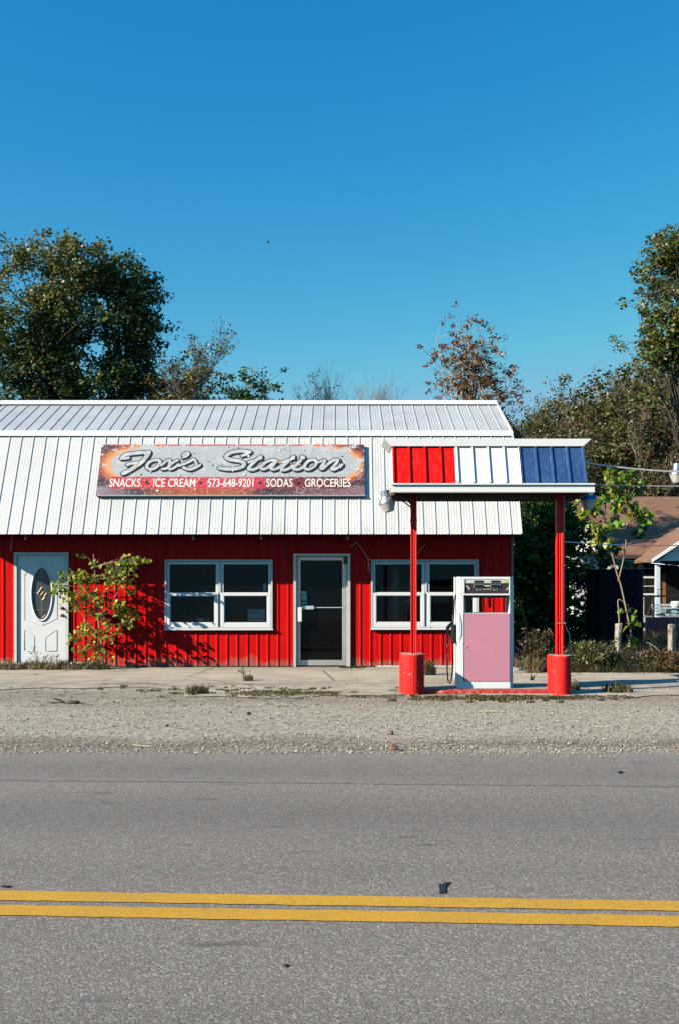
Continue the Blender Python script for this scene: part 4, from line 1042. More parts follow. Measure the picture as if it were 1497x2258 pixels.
def fuzz(c, r, n, rng):
    v = rng.normal(size=(n, 3)); v /= np.linalg.norm(v, axis=1)[:, None]
    return np.asarray(c)+v*(rng.random((n, 1))**.45)*np.asarray(r)
def crown_tree(name, label, cat, base, trunk_top, blobs, nl_, leaf, mats, probs, seed, r0=.2, clump=.45, lpc=26, bark='bark', group=None, nlimb=26, hole=.42, toplit_mat=None):
    """tapered trunk, limbs reaching into ellipsoid blobs, leaf clumps on the limbs"""
    rng = np.random.default_rng(seed); rd = random.Random(seed)
    th = thing(name, (base[0], base[1], 0), label, cat, group)
    tb = MB(); B0 = Vector((base[0], base[1], 0)); T0 = Vector(trunk_top)
    tp = [B0.lerp(T0, i/6)+Vector((rd.uniform(-.12, .12), rd.uniform(-.1, .1), 0))*(i > 0) for i in range(7)]
    tb.tube(tp, [r0*(1-.11*i) for i in range(7)], 9)
    vol = np.array([b_[3]*b_[4]*b_[5] for b_ in blobs]); vol = vol/vol.sum()
    cl = []
    for i in range(nlimb):
        b_ = blobs[rng.choice(len(blobs), p=vol)]
        e = fuzz(b_[:3], np.array(b_[3:])*.9, 1, rng)[0]; e = Vector(e)
        s_ = tp[rd.randrange(3, 7)] if e.z > T0.z*.7 else tp[rd.randrange(2, 5)]
        mid = s_.lerp(e, .5)+Vector((rd.uniform(-.3, .3), rd.uniform(-.3, .3), rd.uniform(0, .4)))
        pts = [s_, s_.lerp(mid, .6)+Vector((0, 0, .1)), mid, mid.lerp(e, .55)+Vector((rd.uniform(-.1, .1), 0, .08)), e]
        rr_ = r0*rd.uniform(.28, .45)
        tb.tube(pts, [rr_, rr_*.75, rr_*.55, rr_*.35, rr_*.12], 5, False)
        for q in range(7):
            f = rd.uniform(.45, 1); a = pts[2].lerp(pts[4], (f-.45)/.55) if f > .45 else pts[2]
            e2_ = a+Vector((rd.gauss(0, .5), rd.gauss(0, .5), rd.gauss(.25, .4)))*(.9+.5*b_[3]/3)
            tb.tube([a, a.lerp(e2_, .5)+Vector((0, 0, .06)), e2_], [rr_*.28, rr_*.18, rr_*.07], 4, False)
            cl.append(tuple(e2_))
    tb.build('trunk', M[bark], th, smooth=True)
    need = nl_-len(cl)
    if need > 0:
        for i in range(need):
            b_ = blobs[rng.choice(len(blobs), p=vol)]
            v = rng.normal(size=3); v /= np.linalg.norm(v); cl.append(tuple(np.array(b_[:3])+v*(rng.random()**.30)*np.array(b_[3:])))
    cl = np.array(cl)
    # gaps: drop clumps where a coarse wave field is low
    ph = rng.random((6, 3))*6.28; fr_ = rng.normal(size=(6, 3))*1.5
    fld = np.sum(np.cos(cl@fr_.T+ph[:, 0]), 1); thr = np.quantile(fld, hole*.5); cl = cl[fld > thr]
    cs = clump*(.55+.9*rng.random(len(cl)))
    cnt = rng.poisson(lpc, len(cl))+3
    P_ = np.concatenate([fuzz(c_, (s_, s_, s_*.75), n_, rng) for c_, s_, n_ in zip(cl, cs, cnt)])
    V, Fc, mi = leaf_mesh(P_, leaf*(.6+.8*rng.random(len(P_))), rng, .2, 'quad', len(mats), probs)
    if toplit_mat is not None:   # paler leaves high in the crown, top light put into their colour
        zt_ = P_[:, 2]; hi_ = zt_ > np.quantile(zt_, .62); sel = hi_ & (rng.random(len(P_)) < .45); mi[sel] = toplit_mat
    np_obj('crown', V, Fc, mi, [LEAF[m_] for m_ in mats], th)
    return th
def grow_tree(name, label, cat, base, h0, height, spread, seed, mats, probs, leaf=.1, per=5, depth=4, r0=.1, bark='greybark', group=None, up=.5, leafp=1., kids=(3, 4), lean=0.):
    rng = np.random.default_rng(seed); rd = random.Random(seed)
    th = thing(name, (base[0], base[1], 0), label, cat, group); tb = MB(); tips = []
    def rec(p_, d_, L, r_, dep):
        pts = [p_]; q_ = p_; dd = d_.copy(); ns = 4 if dep > 1 else 3
        for i in range(ns):
            dd = (dd+Vector((rd.gauss(0, .13), rd.gauss(0, .13), rd.gauss(.03, .08)+up*.06))).normalized(); q_ = q_+dd*(L/ns); pts.append(q_)
        tb.tube(pts, [max(.004, r_*(1-.5*i/ns)) for i in range(ns+1)], 7 if dep > 2 else 3, False)
        if dep <= 0: tips.append((pts[-1], L)); tips.append((pts[1], L)); return
        if dep <= 2: tips.append((pts[-2], L))
        for c_ in range(rd.randint(*kids)):
            f = rd.uniform(.35, 1.); i = min(ns-1, int(f*ns)); a = pts[i].lerp(pts[i+1], f*ns-i)
            ang = rd.uniform(0, 6.28); sp_ = rd.uniform(.35, .8)*spread
            perp = dd.orthogonal().normalized(); perp.rotate(Matrix.Rotation(ang, 3, dd))
            nd = (dd+perp*sp_+Vector((0, 0, up*.35))).normalized()
            rec(a, nd, L*rd.uniform(.55, .78), r_*.52, dep-1)
        rec(pts[-1], dd, L*.7, r_*.5, dep-1)
    B0 = Vector((base[0], base[1], 0)); tdir = Vector((lean, 0, 1)).normalized()
    if h0 > 0: tb.tube([B0, B0+tdir*h0*.5, B0+tdir*h0], [r0*1.35, r0*1.15, r0], 9)
    rec(B0+tdir*h0, tdir, height*.42, r0, depth)
    tb.build('trunk', M[bark], th)
    if per > 0:
        P_ = []
        for a, L in tips:
            if rd.random() < leafp:
                P_.append(fuzz(tuple(a), (L*.35, L*.35, L*.35), max(1, int(rng.poisson(per))), rng))
        P_ = np.concatenate(P_)
        V, Fc, mi = leaf_mesh(P_, leaf*(.6+.8*rng.random(len(P_))), rng, .3, 'quad', len(mats), probs)
        np_obj('crown', V, Fc, mi, [LEAF[m_] for m_ in mats], th)
    return th
def bl(x, y, D, rx, ry, rz): p_ = at(x, y, D); return (p_.x, p_.y, p_.z, rx, ry, rz)

# big tree behind the left half of the roof
D = 31.
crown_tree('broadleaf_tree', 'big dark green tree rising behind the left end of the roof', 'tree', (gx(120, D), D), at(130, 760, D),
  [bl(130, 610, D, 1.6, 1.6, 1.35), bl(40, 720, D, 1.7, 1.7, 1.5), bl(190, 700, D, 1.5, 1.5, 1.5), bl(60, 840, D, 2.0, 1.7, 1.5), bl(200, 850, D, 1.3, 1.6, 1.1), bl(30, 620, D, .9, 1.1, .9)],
  1150, .105, ['dk', 'dk2', 'ye', 'ob'], [.52, .40, .06, .02], 21, .17, .34, 42, nlimb=40, hole=.5, toplit_mat=2)
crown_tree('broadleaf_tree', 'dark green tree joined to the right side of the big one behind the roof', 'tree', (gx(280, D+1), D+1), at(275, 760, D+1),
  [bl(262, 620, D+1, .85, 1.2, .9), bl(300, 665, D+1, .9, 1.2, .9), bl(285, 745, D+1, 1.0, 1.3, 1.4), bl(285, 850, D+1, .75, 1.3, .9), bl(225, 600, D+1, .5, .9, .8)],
  480, .105, ['dk', 'dk2', 'ye'], [.62, .32, .06], 22, .13, .32, 42, nlimb=26, hole=.35, toplit_mat=1)
# slender half-bare trees right of it
grow_tree('slender_tree', 'slender half-bare tree with pale twigs right of the big dark tree', 'tree', (gx(400, 30), 30), 4.4, 5.0, .85, 31, ['br', 'ob', 'yg'], [.5, .35, .15], .075, 4, 4, .065, 'palebark', up=.9)
crown_tree('bushy_tree', 'low yellowish brown tree crown between the dark tree and the bare twigs', 'tree', (gx(395, 31.5), 31.5), at(395, 880, 31.5), [bl(385, 870, 31.5, .85, .8, .55), bl(350, 850, 31.5, .35, .6, .6)], 120, .11, ['ob', 'dk2', 'yl'], [.5, .4, .1], 32, .09, .24, 22, nlimb=10, hole=.4)
grow_tree('slender_tree', 'slender half-bare tree with rusty leaves, right of the pale-twigged one', 'tree', (gx(462, 31), 31), 4.3, 3.3, .8, 34, ['br', 'ob', 'or'], [.4, .4, .2], .09, 4, 4, .05, 'palebark', up=.8)
crown_tree('bushy_tree', 'small dark green crown just clearing the roof ridge left of centre', 'tree', (gx(560, 36), 36), at(560, 900, 36), [bl(535, 885, 36, .5, .5, .42), bl(590, 882, 36, .55, .5, .42)], 90, .12, ['dk', 'gr2'], [.6, .4], 35, .1, .26, 20, nlimb=8, hole=.3)
grow_tree('bare_tree', 'sparse tree with small leaves above the middle of the ridge', 'tree', (gx(690, 36), 36), 5.0, 4.0, 1.0, 36, ['br', 'ol'], [.6, .4], .08, 2, 4, .06, 'greybark', up=.8, leafp=.5)
bt = grow_tree('bare_tree', 'leafless grey tree left in the row above the middle of the ridge', 'tree', (gx(745, 38), 38), 4.5, 4.7, 1.15, 37, ['br'], [1.], .06, 0, 4, .05, 'greybark', up=.5)
copy_tree(bt, (gx(785, 39), 39, 0), 1.9, .97, 'leafless grey tree in the middle of the row above the ridge')
copy_tree(bt, (gx(820, 38), 38, 0), 3.6, 1.0, 'leafless grey tree furthest right in the row above the ridge')
# rust coloured tree behind the right end of the roof
crown_tree('autumn_tree', 'wide sparse rust-leaved tree behind the right end of the roof', 'tree', (gx(1042, 32), 32), at(1042, 900, 32),
  [bl(1022, 738, 32, .34, .4, .38), bl(1010, 778, 32, .42, .4, .5), bl(970, 752, 32, .24, .3, .38), bl(945, 785, 32, .26, .2, .12), bl(985, 805, 32, .30, .3, .40), bl(1035, 815, 32, .42, .4, .55), bl(1075, 770, 32, .34, .3, .5), bl(1092, 748, 32, .18, .2, .25), bl(1062, 845, 32, .5, .4, .45), bl(1015, 855, 32, .35, .3, .4), bl(1128, 805, 32, .22, .2, .26), bl(1112, 850, 32, .42, .3, .40)],
  210, .085, ['or', 'ob', 'br'], [.52, .32, .16], 47, .10, .15, 15, bark='palebark', nlimb=46, hole=.3)
grow_tree('autumn_tree', 'smaller thin brown tree right of the upright rust-brown one', 'tree', (gx(1125, 33), 33), 3.9, 2.7, .8, 48, ['or', 'br', 'ol'], [.3, .3, .4], .10, 5, 4, .06, 'greybark', up=.8)
# tall tree at the right edge
D = 40.
crown_tree('tall_tree', 'tall green and gold tree at the right edge of the photo', 'tree', (gx(1520, D), D), at(1510, 700, D),
  [bl(1480, 560, D, 1.1, 1.5, 1.1), bl(1425, 600, D, .5, .9, .6), bl(1450, 660, D, 1.15, 1.4, 1.2), bl(1415, 705, D, .6, 1., .6), bl(1495, 740, D, 1.5, 1.6, 1.2), bl(1420, 770, D, .8, 1.1, .55), bl(1540, 620, D, 1.6, 1.5, 2.2)],
  700, .135, ['dk2', 'ye', 'ob', 'gr2'], [.46, .20, .10, .24], 51, .17, .36, 36, nlimb=34, hole=.6)
# wooded rise
def hillh(x, y):
    return max(0., min(1., (y-40)/60.))*9*max(0., min(1., (x-2)/22.))
g = MB(); xs = np.linspace(0, 110, 34); ys = np.linspace(40, 150, 26)
g.add([(x, y, hillh(x, y)+.02) for y in ys for x in xs], [(j*34+i, j*34+i+1, (j+1)*34+i+1, (j+1)*34+i) for j in range(25) for i in range(33)])
structure(g.build('hill', plain('leaf_littered_slope', (.06, .05, .028), .95, var=.4, sc=1.2)))
W1 = grow_tree('woodland_tree', 'woodland tree', 'tree', (0, 300), 1.0, 8.2, .72, 61, ['br', 'ol', 'ob'], [.42, .45, .13], .105, 9., 4, .12, 'greybark', up=.45, kids=(3, 4), group='trees on the wooded rise at right')
W2 = grow_tree('woodland_tree', 'woodland tree', 'tree', (5, 300), .8, 8.0, .75, 62, ['ol', 'gr2', 'br'], [.5, .2, .3], .105, 10., 4, .12, 'bark', up=.4, kids=(3, 4), group='trees on the wooded rise at right')
W3 = crown_tree('woodland_tree', 'woodland tree', 'tree', (10, 300), (10, 300, 4.5), [(10, 300, 5.2, 2.2, 1.9, 2.3), (10.8, 300, 3.2, 2.0, 1.6, 1.8), (8.8, 300, 3.8, 1.5, 1.5, 1.6)], 400, .12, ['ol', 'br', 'dk2'], [.45, .3, .25], 63, .13, .42, 40, group='trees on the wooded rise at right', nlimb=26, hole=.4)
HT = {p_: max(v.co.z for c_ in p_.children for v in c_.data.vertices)*.97 for p_ in (W1, W2, W3)}
rt = random.Random(77)
prof_top = [(1100, 868), (1150, 862), (1200, 868), (1240, 880), (1270, 868), (1300, 835), (1340, 805), (1400, 800), (1450, 790), (1520, 775)]
def topy(x):
    for (a, b), (c_, d_) in zip(prof_top, prof_top[1:]):
        if a <= x <= c_: return b+(d_-b)*(x-a)/(c_-a)
    return prof_top[-1][1]
spots = []
for row, (D_, dy, n_) in enumerate(((56., 0, 8), (52., 25, 7), (48.5, 60, 7), (45.5, 100, 6))):
    for i in range(n_):
        x_ = 1110+(i+.5+rt.uniform(-.2, .2))*(430/n_); spots.append((x_, topy(min(1519, x_))+dy+rt.uniform(-8, 22), D_+rt.uniform(-1.1, 1.1)))
words = ['front', 'second', 'third', 'back']; cnt_ = {}
ordn = ['first', 'second', 'third', 'fourth', 'fifth', 'sixth', 'seventh', 'eighth', 'ninth']
for i, (x_, y_, D_) in enumerate(spots):
    pr_ = (W3, W2, W3, W1, W3)[rt.randrange(5)] if i >= 3 else (W1, W2, W3)[i]
    H_ = gz(y_, D_); hh = HT[pr_]; s_ = H_/hh
    row = 3 if D_ > 54 else 2 if D_ > 50.3 else 1 if D_ > 47.1 else 0
    kind = {W1: 'grey-twigged brown tree', W2: 'olive thinly leaved tree', W3: 'dense dull green tree'}[pr_]
    k_ = cnt_.get(row, 0); cnt_[row] = k_+1
    lab = f'{kind}, {ordn[k_]} from the left in the {words[row]} row of the wooded rise'
    if i < 3:
        pr_.location = (gx(x_, D_), D_, 0); pr_.scale = (s_, s_, s_); pr_['label'] = lab; pr_.rotation_euler = (0, 0, rt.uniform(0, 6))
    else:
        copy_tree(pr_, (gx(x_, D_), D_, 0), rt.uniform(0, 6.28), s_, lab)
# undergrowth mass behind house and between trees
rng = np.random.default_rng(9)
n_ = 42000; xx = rng.uniform(3.5, 22, n_); yy_ = rng.uniform(43.2, 46.5, n_)+ (xx > 18)*0
zz_ = rng.random(n_)**.8*(4.3+.9*np.sin(xx*1.1)+.5*np.sin(xx*3.1+1))
V, Fc, mi = leaf_mesh(np.stack([xx, yy_, zz_], 1), .2*(.6+.8*rng.random(n_)), rng, .1, 'quad', 4, [.36, .34, .15, .15])
o = np_obj('underbrush', V, Fc, mi, [LEAF[k_] for k_ in ('br', 'ol', 'gr2', 'dk')], None); tag(o, 'dark tangled underbrush at the foot of the wooded rise', None, None, 'stuff')

# dark tree right of the store
D = 24.6
crown_tree('shade_tree', 'dark leafy tree in the shade between the store and the brown-roofed house', 'tree', (gx(1215, D), D), at(1215, 1200, D),
  [bl(1185, 1155, D, .85, .9, .85), bl(1225, 1175, D, .65, .8, .85), bl(1175, 1270, D, .8, .9, 1.0), bl(1212, 1290, D, .5, .8, .9), bl(1190, 1390, D, .9, .8, .8)],
  620, .115, ['gr2', 'dk', 'gr', 'yg'], [.44, .40, .10, .06], 71, .12, .27, 30, nlimb=34, hole=.25)
crown_tree('shade_tree', 'low dark shrubby tree in front of the white house wall', 'tree', (gx(1292, 23.6), 23.6), at(1290, 1300, 23.6),
  [bl(1312, 1208, 23.6, .36, .3, .36), bl(1280, 1180, 23.6, .3, .3, .35), bl(1280, 1425, 23.6, .5, .4, .45), bl(1275, 1300, 23.6, .12, .2, .6)],
  70, .12, ['dk', 'gr2'], [.6, .4], 72, .05, .2, 24, nlimb=14, hole=.3)

# saplings with large leaves
def sapling(name, label, base, stems, clusters, mats, probs, leaf, seed, droop=.8):
    rng = np.random.default_rng(seed); rd = random.Random(seed)
    th = thing(name, tuple(base), label, 'sapling')
    g = MB()
    for pts, r_ in stems: g.tube(catm3([Vector(p_) for p_ in pts]), [r_*(1-.55*i/(4*(len(pts)-1))) for i in range(4*(len(pts)-1)+1)], 7)
    P_ = []; Sz = []
    for c_, r_, n_, src in clusters:
        c_ = Vector(c_); src = Vector(src)
        m_ = src.lerp(c_, .5)+Vector((0, 0, .05)); g.tube([src, m_, c_], [.0045, .0035, .002], 4)
        Q = fuzz(tuple(c_), (r_, r_, r_*.8), n_, rng); P_.append(Q)
        for q_ in Q[::2]: 
            v_ = Vector(q_); g.tube([c_.lerp(m_, rd.random()*.6), v_], [.0025, .0015], 3, False)
    P_ = np.concatenate(P_)
    g.build('trunk', M['stem'], th, smooth=True)
    V, Fc, mi = leaf_mesh(P_, leaf*(.55+.75*rng.random(len(P_))), rng, droop, 'heart', len(mats), probs, upn=.5)
    np_obj('crown', V, Fc, mi, [LEAF[m_] for m_ in mats], th); return th
def catm3(pts, n=4):
    out = []; q = [pts[0]]+pts+[pts[-1]]
    for i in range(1, len(q)-2):
        for k_ in range(n):
            t_ = k_/n; out.append(.5*((2*q[i])+(-q[i-1]+q[i+1])*t_+(2*q[i-1]-5*q[i]+4*q[i+1]-q[i+2])*t_**2+(-q[i-1]+3*q[i]-3*q[i+1]+q[i+2])*t_**3))
    out.append(pts[-1]); return out
SD_ = 18.62
A = lambda x, y, d=0.: at(x, y, SD_+d)
st1 = [A(228, 1466), A(226, 1430), A(222, 1400), A(217, 1360), A(215, 1310), A(212, 1280), A(209, 1250), A(207, 1222)]
cl1 = []
rd = random.Random(12)
for x, y, r_, n_ in ((135, 1290, .13, 16), (150, 1268, .12, 14), (128, 1305, .08, 8), (160, 1310, .12, 14), (152, 1322, .09, 9), (185, 1285, .13, 14), (178, 1262, .08, 5),
    (205, 1275, .10, 10), (243, 1262, .15, 20), (265, 1250, .16, 24), (285, 1240, .15, 22), (300, 1232, .12, 12), (318, 1236, .09, 10), (250, 1282, .12, 13), (275, 1275, .13, 14), (292, 1300, .08, 7),
    (200, 1310, .12, 13), (190, 1325, .1, 10), (222, 1325, .1, 10), (165, 1340, .08, 7), (255, 1340, .1, 9), (270, 1352, .12, 13), (290, 1350, .1, 9), (285, 1368, .1, 9), (262, 1330, .09, 7),
    (200, 1350, .1, 8), (222, 1362, .12, 12), (235, 1380, .09, 8), (190, 1378, .12, 12), (180, 1395, .1, 10), (165, 1408, .09, 9), (215, 1400, .1, 9), (260, 1390, .08, 6), (185, 1430, .11, 11), (205, 1420, .1, 9), (178, 1440, .07, 6),
    (220, 1432, .1, 9), (210, 1450, .07, 5), (240, 1405, .08, 6), (186, 1226, .07, 3), (214, 1240, .08, 6), (245, 1450, .06, 4)):
    sy = min(7, max(1, int((1466-y-8)/35))); cl1.append((A(x, y, rd.uniform(-.12, .15)), r_*1.65, int(n_*2.9), st1[min(7, sy)]))
sapling('sapling', 'leafy green and yellow sapling growing against the red wall beside the white door', (gx(228, SD_), SD_, 0), [(st1, .018), ([st1[3], A(245, 1330), A(268, 1290), A(280, 1245)], .009), ([st1[2], A(200, 1380), A(175, 1345), A(150, 1300)], .008)], cl1,
        ['gr', 'yg', 'yl', 'or', 'gr2'], [.38, .44, .14, .02, .02], .074, 5, .9)
SD_ = 19.0
st2 = [A(1399, 1442), A(1389, 1390), A(1380, 1345), A(1368, 1290), A(1361, 1270), A(1352, 1235), A(1343, 1205), A(1338, 1180), A(1334, 1140), A(1335, 1100)]
st3 = [A(1362, 1282), A(1370, 1250), A(1378, 1210), A(1380, 1180), A(1382, 1145), A(1380, 1110)]
cl2 = []
for x, y, r_, n_ in ((1342, 1040, .10, 7), (1358, 1055, .12, 9), (1375, 1045, .11, 8), (1395, 1048, .11, 8), (1345, 1070, .1, 6), (1368, 1080, .13, 10), (1398, 1078, .13, 10), (1380, 1095, .12, 9), (1352, 1100, .12, 9), (1330, 1095, .12, 9), (1322, 1110, .1, 7), (1395, 1110, .12, 9), (1365, 1120, .1, 7), (1412, 1062, .08, 5),
    (1405, 1128, .1, 8), (1420, 1130, .12, 9), (1432, 1142, .08, 6), (1415, 1155, .08, 5), (1390, 1135, .08, 6), (1300, 1130, .12, 9), (1285, 1135, .08, 6), (1312, 1125, .11, 8), (1305, 1155, .1, 7), (1322, 1165, .1, 8), (1338, 1160, .12, 9), (1318, 1185, .09, 7), (1340, 1195, .08, 6), (1320, 1197, .06, 4), (1275, 1100, .06, 3), (1278, 1118, .06, 3), (1370, 1150, .06, 3), (1420, 1172, .05, 2)):
    sx_ = st3 if x > 1360 else st2[5:]; src = min(sx_, key=lambda q_: (q_-A(x, y+35)).length); cl2.append((A(x, y, rd.uniform(-.12, .12)), r_*1.2, int(n_*1.7), src))
for x, y in ((1386, 1342), (1392, 1352), (1373, 1350), (1386, 1372), (1404, 1368), (1384, 1382), (1386, 1410), (1388, 1422)): cl2.append((A(x, y), .045, 3, A(x-5, y-8)))
sapling('sapling', 'big-leaved bright green sapling with a forked stem in front of the brown-roofed house', (gx(1399, SD_), SD_, 0), [(st2, .020), (st3, .015), ([A(1365, 1376), A(1363, 1345), A(1361.5, 1328), A(1364, 1322), A(1374, 1328), A(1380, 1345)], .016)], cl2,
        ['gr', 'gr2', 'yg', 'yl'], [.48, .18, .24, .10], .135, 6, .8)

# grass and weeds
def tuft(x, y, r_, h, n, seed, mats=('st', 'sg', 'bb'), probs=(.4, .35, .25), leafy=0):
    rng = np.random.default_rng(seed); a = rng.random(n)*6.28; q = rng.random(n)**.7*r_
    bx, by = x+np.cos(a)*q, y+np.sin(a)*q*.6; hh = h*(.35+.75*rng.random(n))
    la = rng.random(n)*6.28; le = rng.random(n)*.7; tx, ty = bx+np.cos(la)*le*hh, by+np.sin(la)*le*hh
    wv = .0045+.004*rng.random(n); ox, oy = wv, wv*0
    mx_, my_ = (bx*.62+tx*.38), (by*.62+ty*.38)
    V = np.stack([np.stack([bx-ox, by, bx*0], 1), np.stack([bx+ox, by, bx*0], 1), np.stack([mx_+ox*.8, my_, hh*.62], 1), np.stack([tx, ty, hh*(1-.3*le)], 1), np.stack([mx_-ox*.8, my_, hh*.62], 1)], 1).reshape(-1, 3)
    Fc = (np.arange(n)[:, None]*5+np.array([[0, 1, 2, 4]])); F2 = (np.arange(n)[:, None]*5+np.array([[4, 2, 3, 3]]))
    mi = rng.choice(len(mats), n, p=probs)
    return V, Fc, F2[:, :3], mi
def merge_tufts(name, lst, mats, label, cat=None, kind=None, group=None):
    Vs, Fs, F3, Ms = [], [], [], []; o_ = 0
    for V, Fc, Ft, mi in lst: Vs.append(V); Fs.append(Fc+o_); F3.append(Ft+o_); Ms.append(mi); o_ += len(V)
    V = np.concatenate(Vs); me = bpy.data.meshes.new(name)
    b = V[:, :].mean(0); b[2] = 0; 
    if kind == 'stuff': b = np.zeros(3)
    me.from_pydata((V-b).tolist(), [], np.concatenate(Fs).tolist()+np.concatenate(F3).tolist())
    for m_ in mats: me.materials.append(LEAF[m_])
    mi = np.concatenate(Ms); me.polygons.foreach_set('material_index', np.concatenate([mi, mi]).astype(np.int32)); me.update()
    o = bpy.data.objects.new(name, me); o.location = b; col.objects.link(o); return tag(o, label, cat, group, kind)
GM = ('st', 'sg', 'bb')
rg = random.Random(33); lst = []
# weeds along the slab joints
for i in range(150):
    u = rg.random(); x_ = 520+u*230+rg.gauss(0, 10); y_ = 1531+rg.gauss(0, 2.5); D_ = gD(y_); lst.append(tuft(gx(x_, D_), D_, .09, .035, 22, i))
for i in range(190):
    x_ = rg.choice((rg.uniform(905, 1180), rg.uniform(1030, 1150), rg.uniform(1180, 1400))); y_ = 1541+rg.gauss(0, 2.0)-(x_ > 1200)*2; D_ = gD(y_); lst.append(tuft(gx(x_, D_), D_, .08, .05 if 1040 < x_ < 1180 else .03, 26, 400+i, probs=(.3, .45, .25)))
for i in range(90):
    x_ = rg.choice((rg.uniform(220, 350), rg.uniform(430, 560), rg.uniform(740, 880))); y_ = (1510 if x_ < 700 else 1537)+rg.gauss(0, 1.4); D_ = gD(y_); lst.append(tuft(gx(x_, D_), D_, .08, .022, 16, 700+i, probs=(.35, .3, .35)))
for i in range(120):
    x_ = rg.uniform(860, 900) if i < 40 else rg.uniform(640, 700) if i < 60 else rg.uniform(0, 760); y_ = 1526+rg.gauss(0, 3) if i < 40 else rg.uniform(1512, 1560); D_ = gD(y_); lst.append(tuft(gx(x_, D_), D_, .06, .018, 9, 900+i))
for i in range(150):
    x_ = rg.gauss(600, 90) if i < 60 else rg.gauss(1120, 130) if i < 110 else rg.uniform(200, 1000); y_ = (1531 if i < 60 else 1541 if i < 110 else 1522)+rg.gauss(0, 4); D_ = gD(y_); lst.append(tuft(gx(x_, D_), D_, .07, .05, 18, 3000+i, probs=(.25, .5, .25)))
merge_tufts('crack_weeds', lst, GM, 'low dry weeds growing along the joints of the concrete in front of the pump', kind='stuff')
lst = []
for i in range(150):
    x_ = rg.uniform(-30, 232); D_ = 18.62+rg.gauss(0, .1); lst.append(tuft(gx(x_, D_), D_, .13, .13+.09*(rg.random() < .2), 30, 1200+i, probs=(.36, .32, .32)))
for i in range(26):
    x_ = rg.uniform(755, 800); lst.append(tuft(gx(x_, 18.8), 18.85+rg.gauss(0, .05), .08, .05, 20, 1500+i, probs=(.2, .2, .6)))
merge_tufts('wall_grass', lst, GM, 'dry brown and green grass along the foot of the red wall', kind='stuff')
lst = []
for i in range(520):
    x_ = rg.uniform(1140, 1560); D_ = 18.0+rg.random()**1.3*3.2
    if x_ < 1200: D_ += .3
    hgt = .10+.26*rg.random()**1.6+(.2 if D_ > 19 else 0); lst.append(tuft(gx(x_, D_), D_, .2, hgt, 26, 2000+i, probs=(.08, .5, .42)))
merge_tufts('verge_grass', lst, GM, 'rough olive and brown grass on the verge right of the pump', kind='stuff')
lst = [tuft(rg.uniform(-4.5, 12), rg.uniform(21, 32), .35, .3, 30, 5000+i, probs=(.15, .45, .4)) for i in range(500) if True]
lst = [l for l in lst if not (l[0][:, 0].mean() < 3.5)]
merge_tufts('yard_grass', lst, GM, 'unmown grass in the yard around the house', kind='stuff')
def single(x_, y_, r_, h, n, seed, label, probs=(.3, .45, .25), D_=None, leaves=0):
    D_ = D_ or gD(y_); l = [tuft(gx(x_, D_), D_, r_, h, n, seed, probs=probs), tuft(gx(x_, D_)+r_*.4, D_+.03, r_*.7, h*.7, n, seed+1, probs=probs)]
    return merge_tufts('weed_tuft', l, GM, label, 'weed', None, 'separate weed tufts on the lot')
single(435, 1531, .17, .16, 160, 1, 'round dry weed tuft on the lot below the left window')
single(1262, 1523, .10, .17, 130, 3, 'straw-coloured tuft against the right red post base', (.7, .15, .15))
single(1360, 1528, .22, .17, 190, 5, 'weed tuft in the long post shadow at the right of the island')
single(940, 1478, .14, .34, 120, 7, 'tall dry weed behind the left red post base', (.3, .5, .2), 17.4)
single(545, 1503, .10, .16, 30, 9, 'thin two-stemmed weed on the slab below the left window', (.2, .6, .2))
single(1172, 1502, .03, .16, 14, 11, 'short dark weed spike on the lot behind the pump', (.05, .7, .25))
single(932, 1536, .05, .05, 30, 13, 'small yellow weed at the foot of the pump hose', (.6, .4, .0), 14.62)
single(1165, 1478, .26, .36, 260, 15, 'grey dry bush right of the pump, at the edge of the apron', (.72, .08, .2), 17.9)
# taller weeds before the white door
def weedplant(name, x_, D_, h, seed, label, n=7, mats=('sg', 'st', 'ol')):
    rd = random.Random(seed); rng = np.random.default_rng(seed); X_ = gx(x_, D_); th = thing(name, (X_, D_, .0), label, 'weed'); g = MB(); pts = []
    for i in range(n):
        a = rd.uniform(-1, 1); L = h*rd.uniform(.6, 1.1); p0 = Vector((X_+rd.uniform(-.05, .05), D_, 0)); p1 = p0+Vector((a*L*.35, rd.uniform(-.05, .05), L*.6)); p2 = p1+Vector((a*L*.45, 0, L*.35))
        g.tube([p0, p1, p2], [.004, .003, .0018], 4); 
        for k_ in range(7): pts.append(tuple(p1.lerp(p2, rd.random())+Vector((rd.gauss(0, .02), rd.gauss(0, .02), rd.gauss(0, .015)))))
        for k_ in range(3):
            q0 = p1.lerp(p2, rd.random()); q1 = q0+Vector((rd.gauss(0, .07), 0, rd.uniform(.0, .07))); g.tube([q0, q1], [.002, .001], 3, False); pts.append(tuple(q1))
    g.build('stem', M['stem'], th); V, Fc, mi = leaf_mesh(pts, .032*(.6+.8*rng.random(len(pts))), rng, .2, 'quad', 3, [.4, .3, .3]); np_obj('foliage', V, Fc, mi, [LEAF[m_] for m_ in mats], th)
weedplant('weed_plant', 86, 18.6, .40, 1, 'wiry seeding weed standing before the white panelled door')
weedplant('weed_plant', 108, 18.55, .30, 2, 'small wiry weed at the right foot of the white panelled door', 5)
weedplant('weed_plant', 541, 16.4, .20, 3, 'spindly green weed at the slab joint below the left window', 4, ('gr', 'sg', 'gr2'))
weedplant('weed_plant', 1440, 18.9, .55, 4, 'thin bare stems leaning beside the wooden post at the right edge', 5, ('bb', 'st', 'bb'))
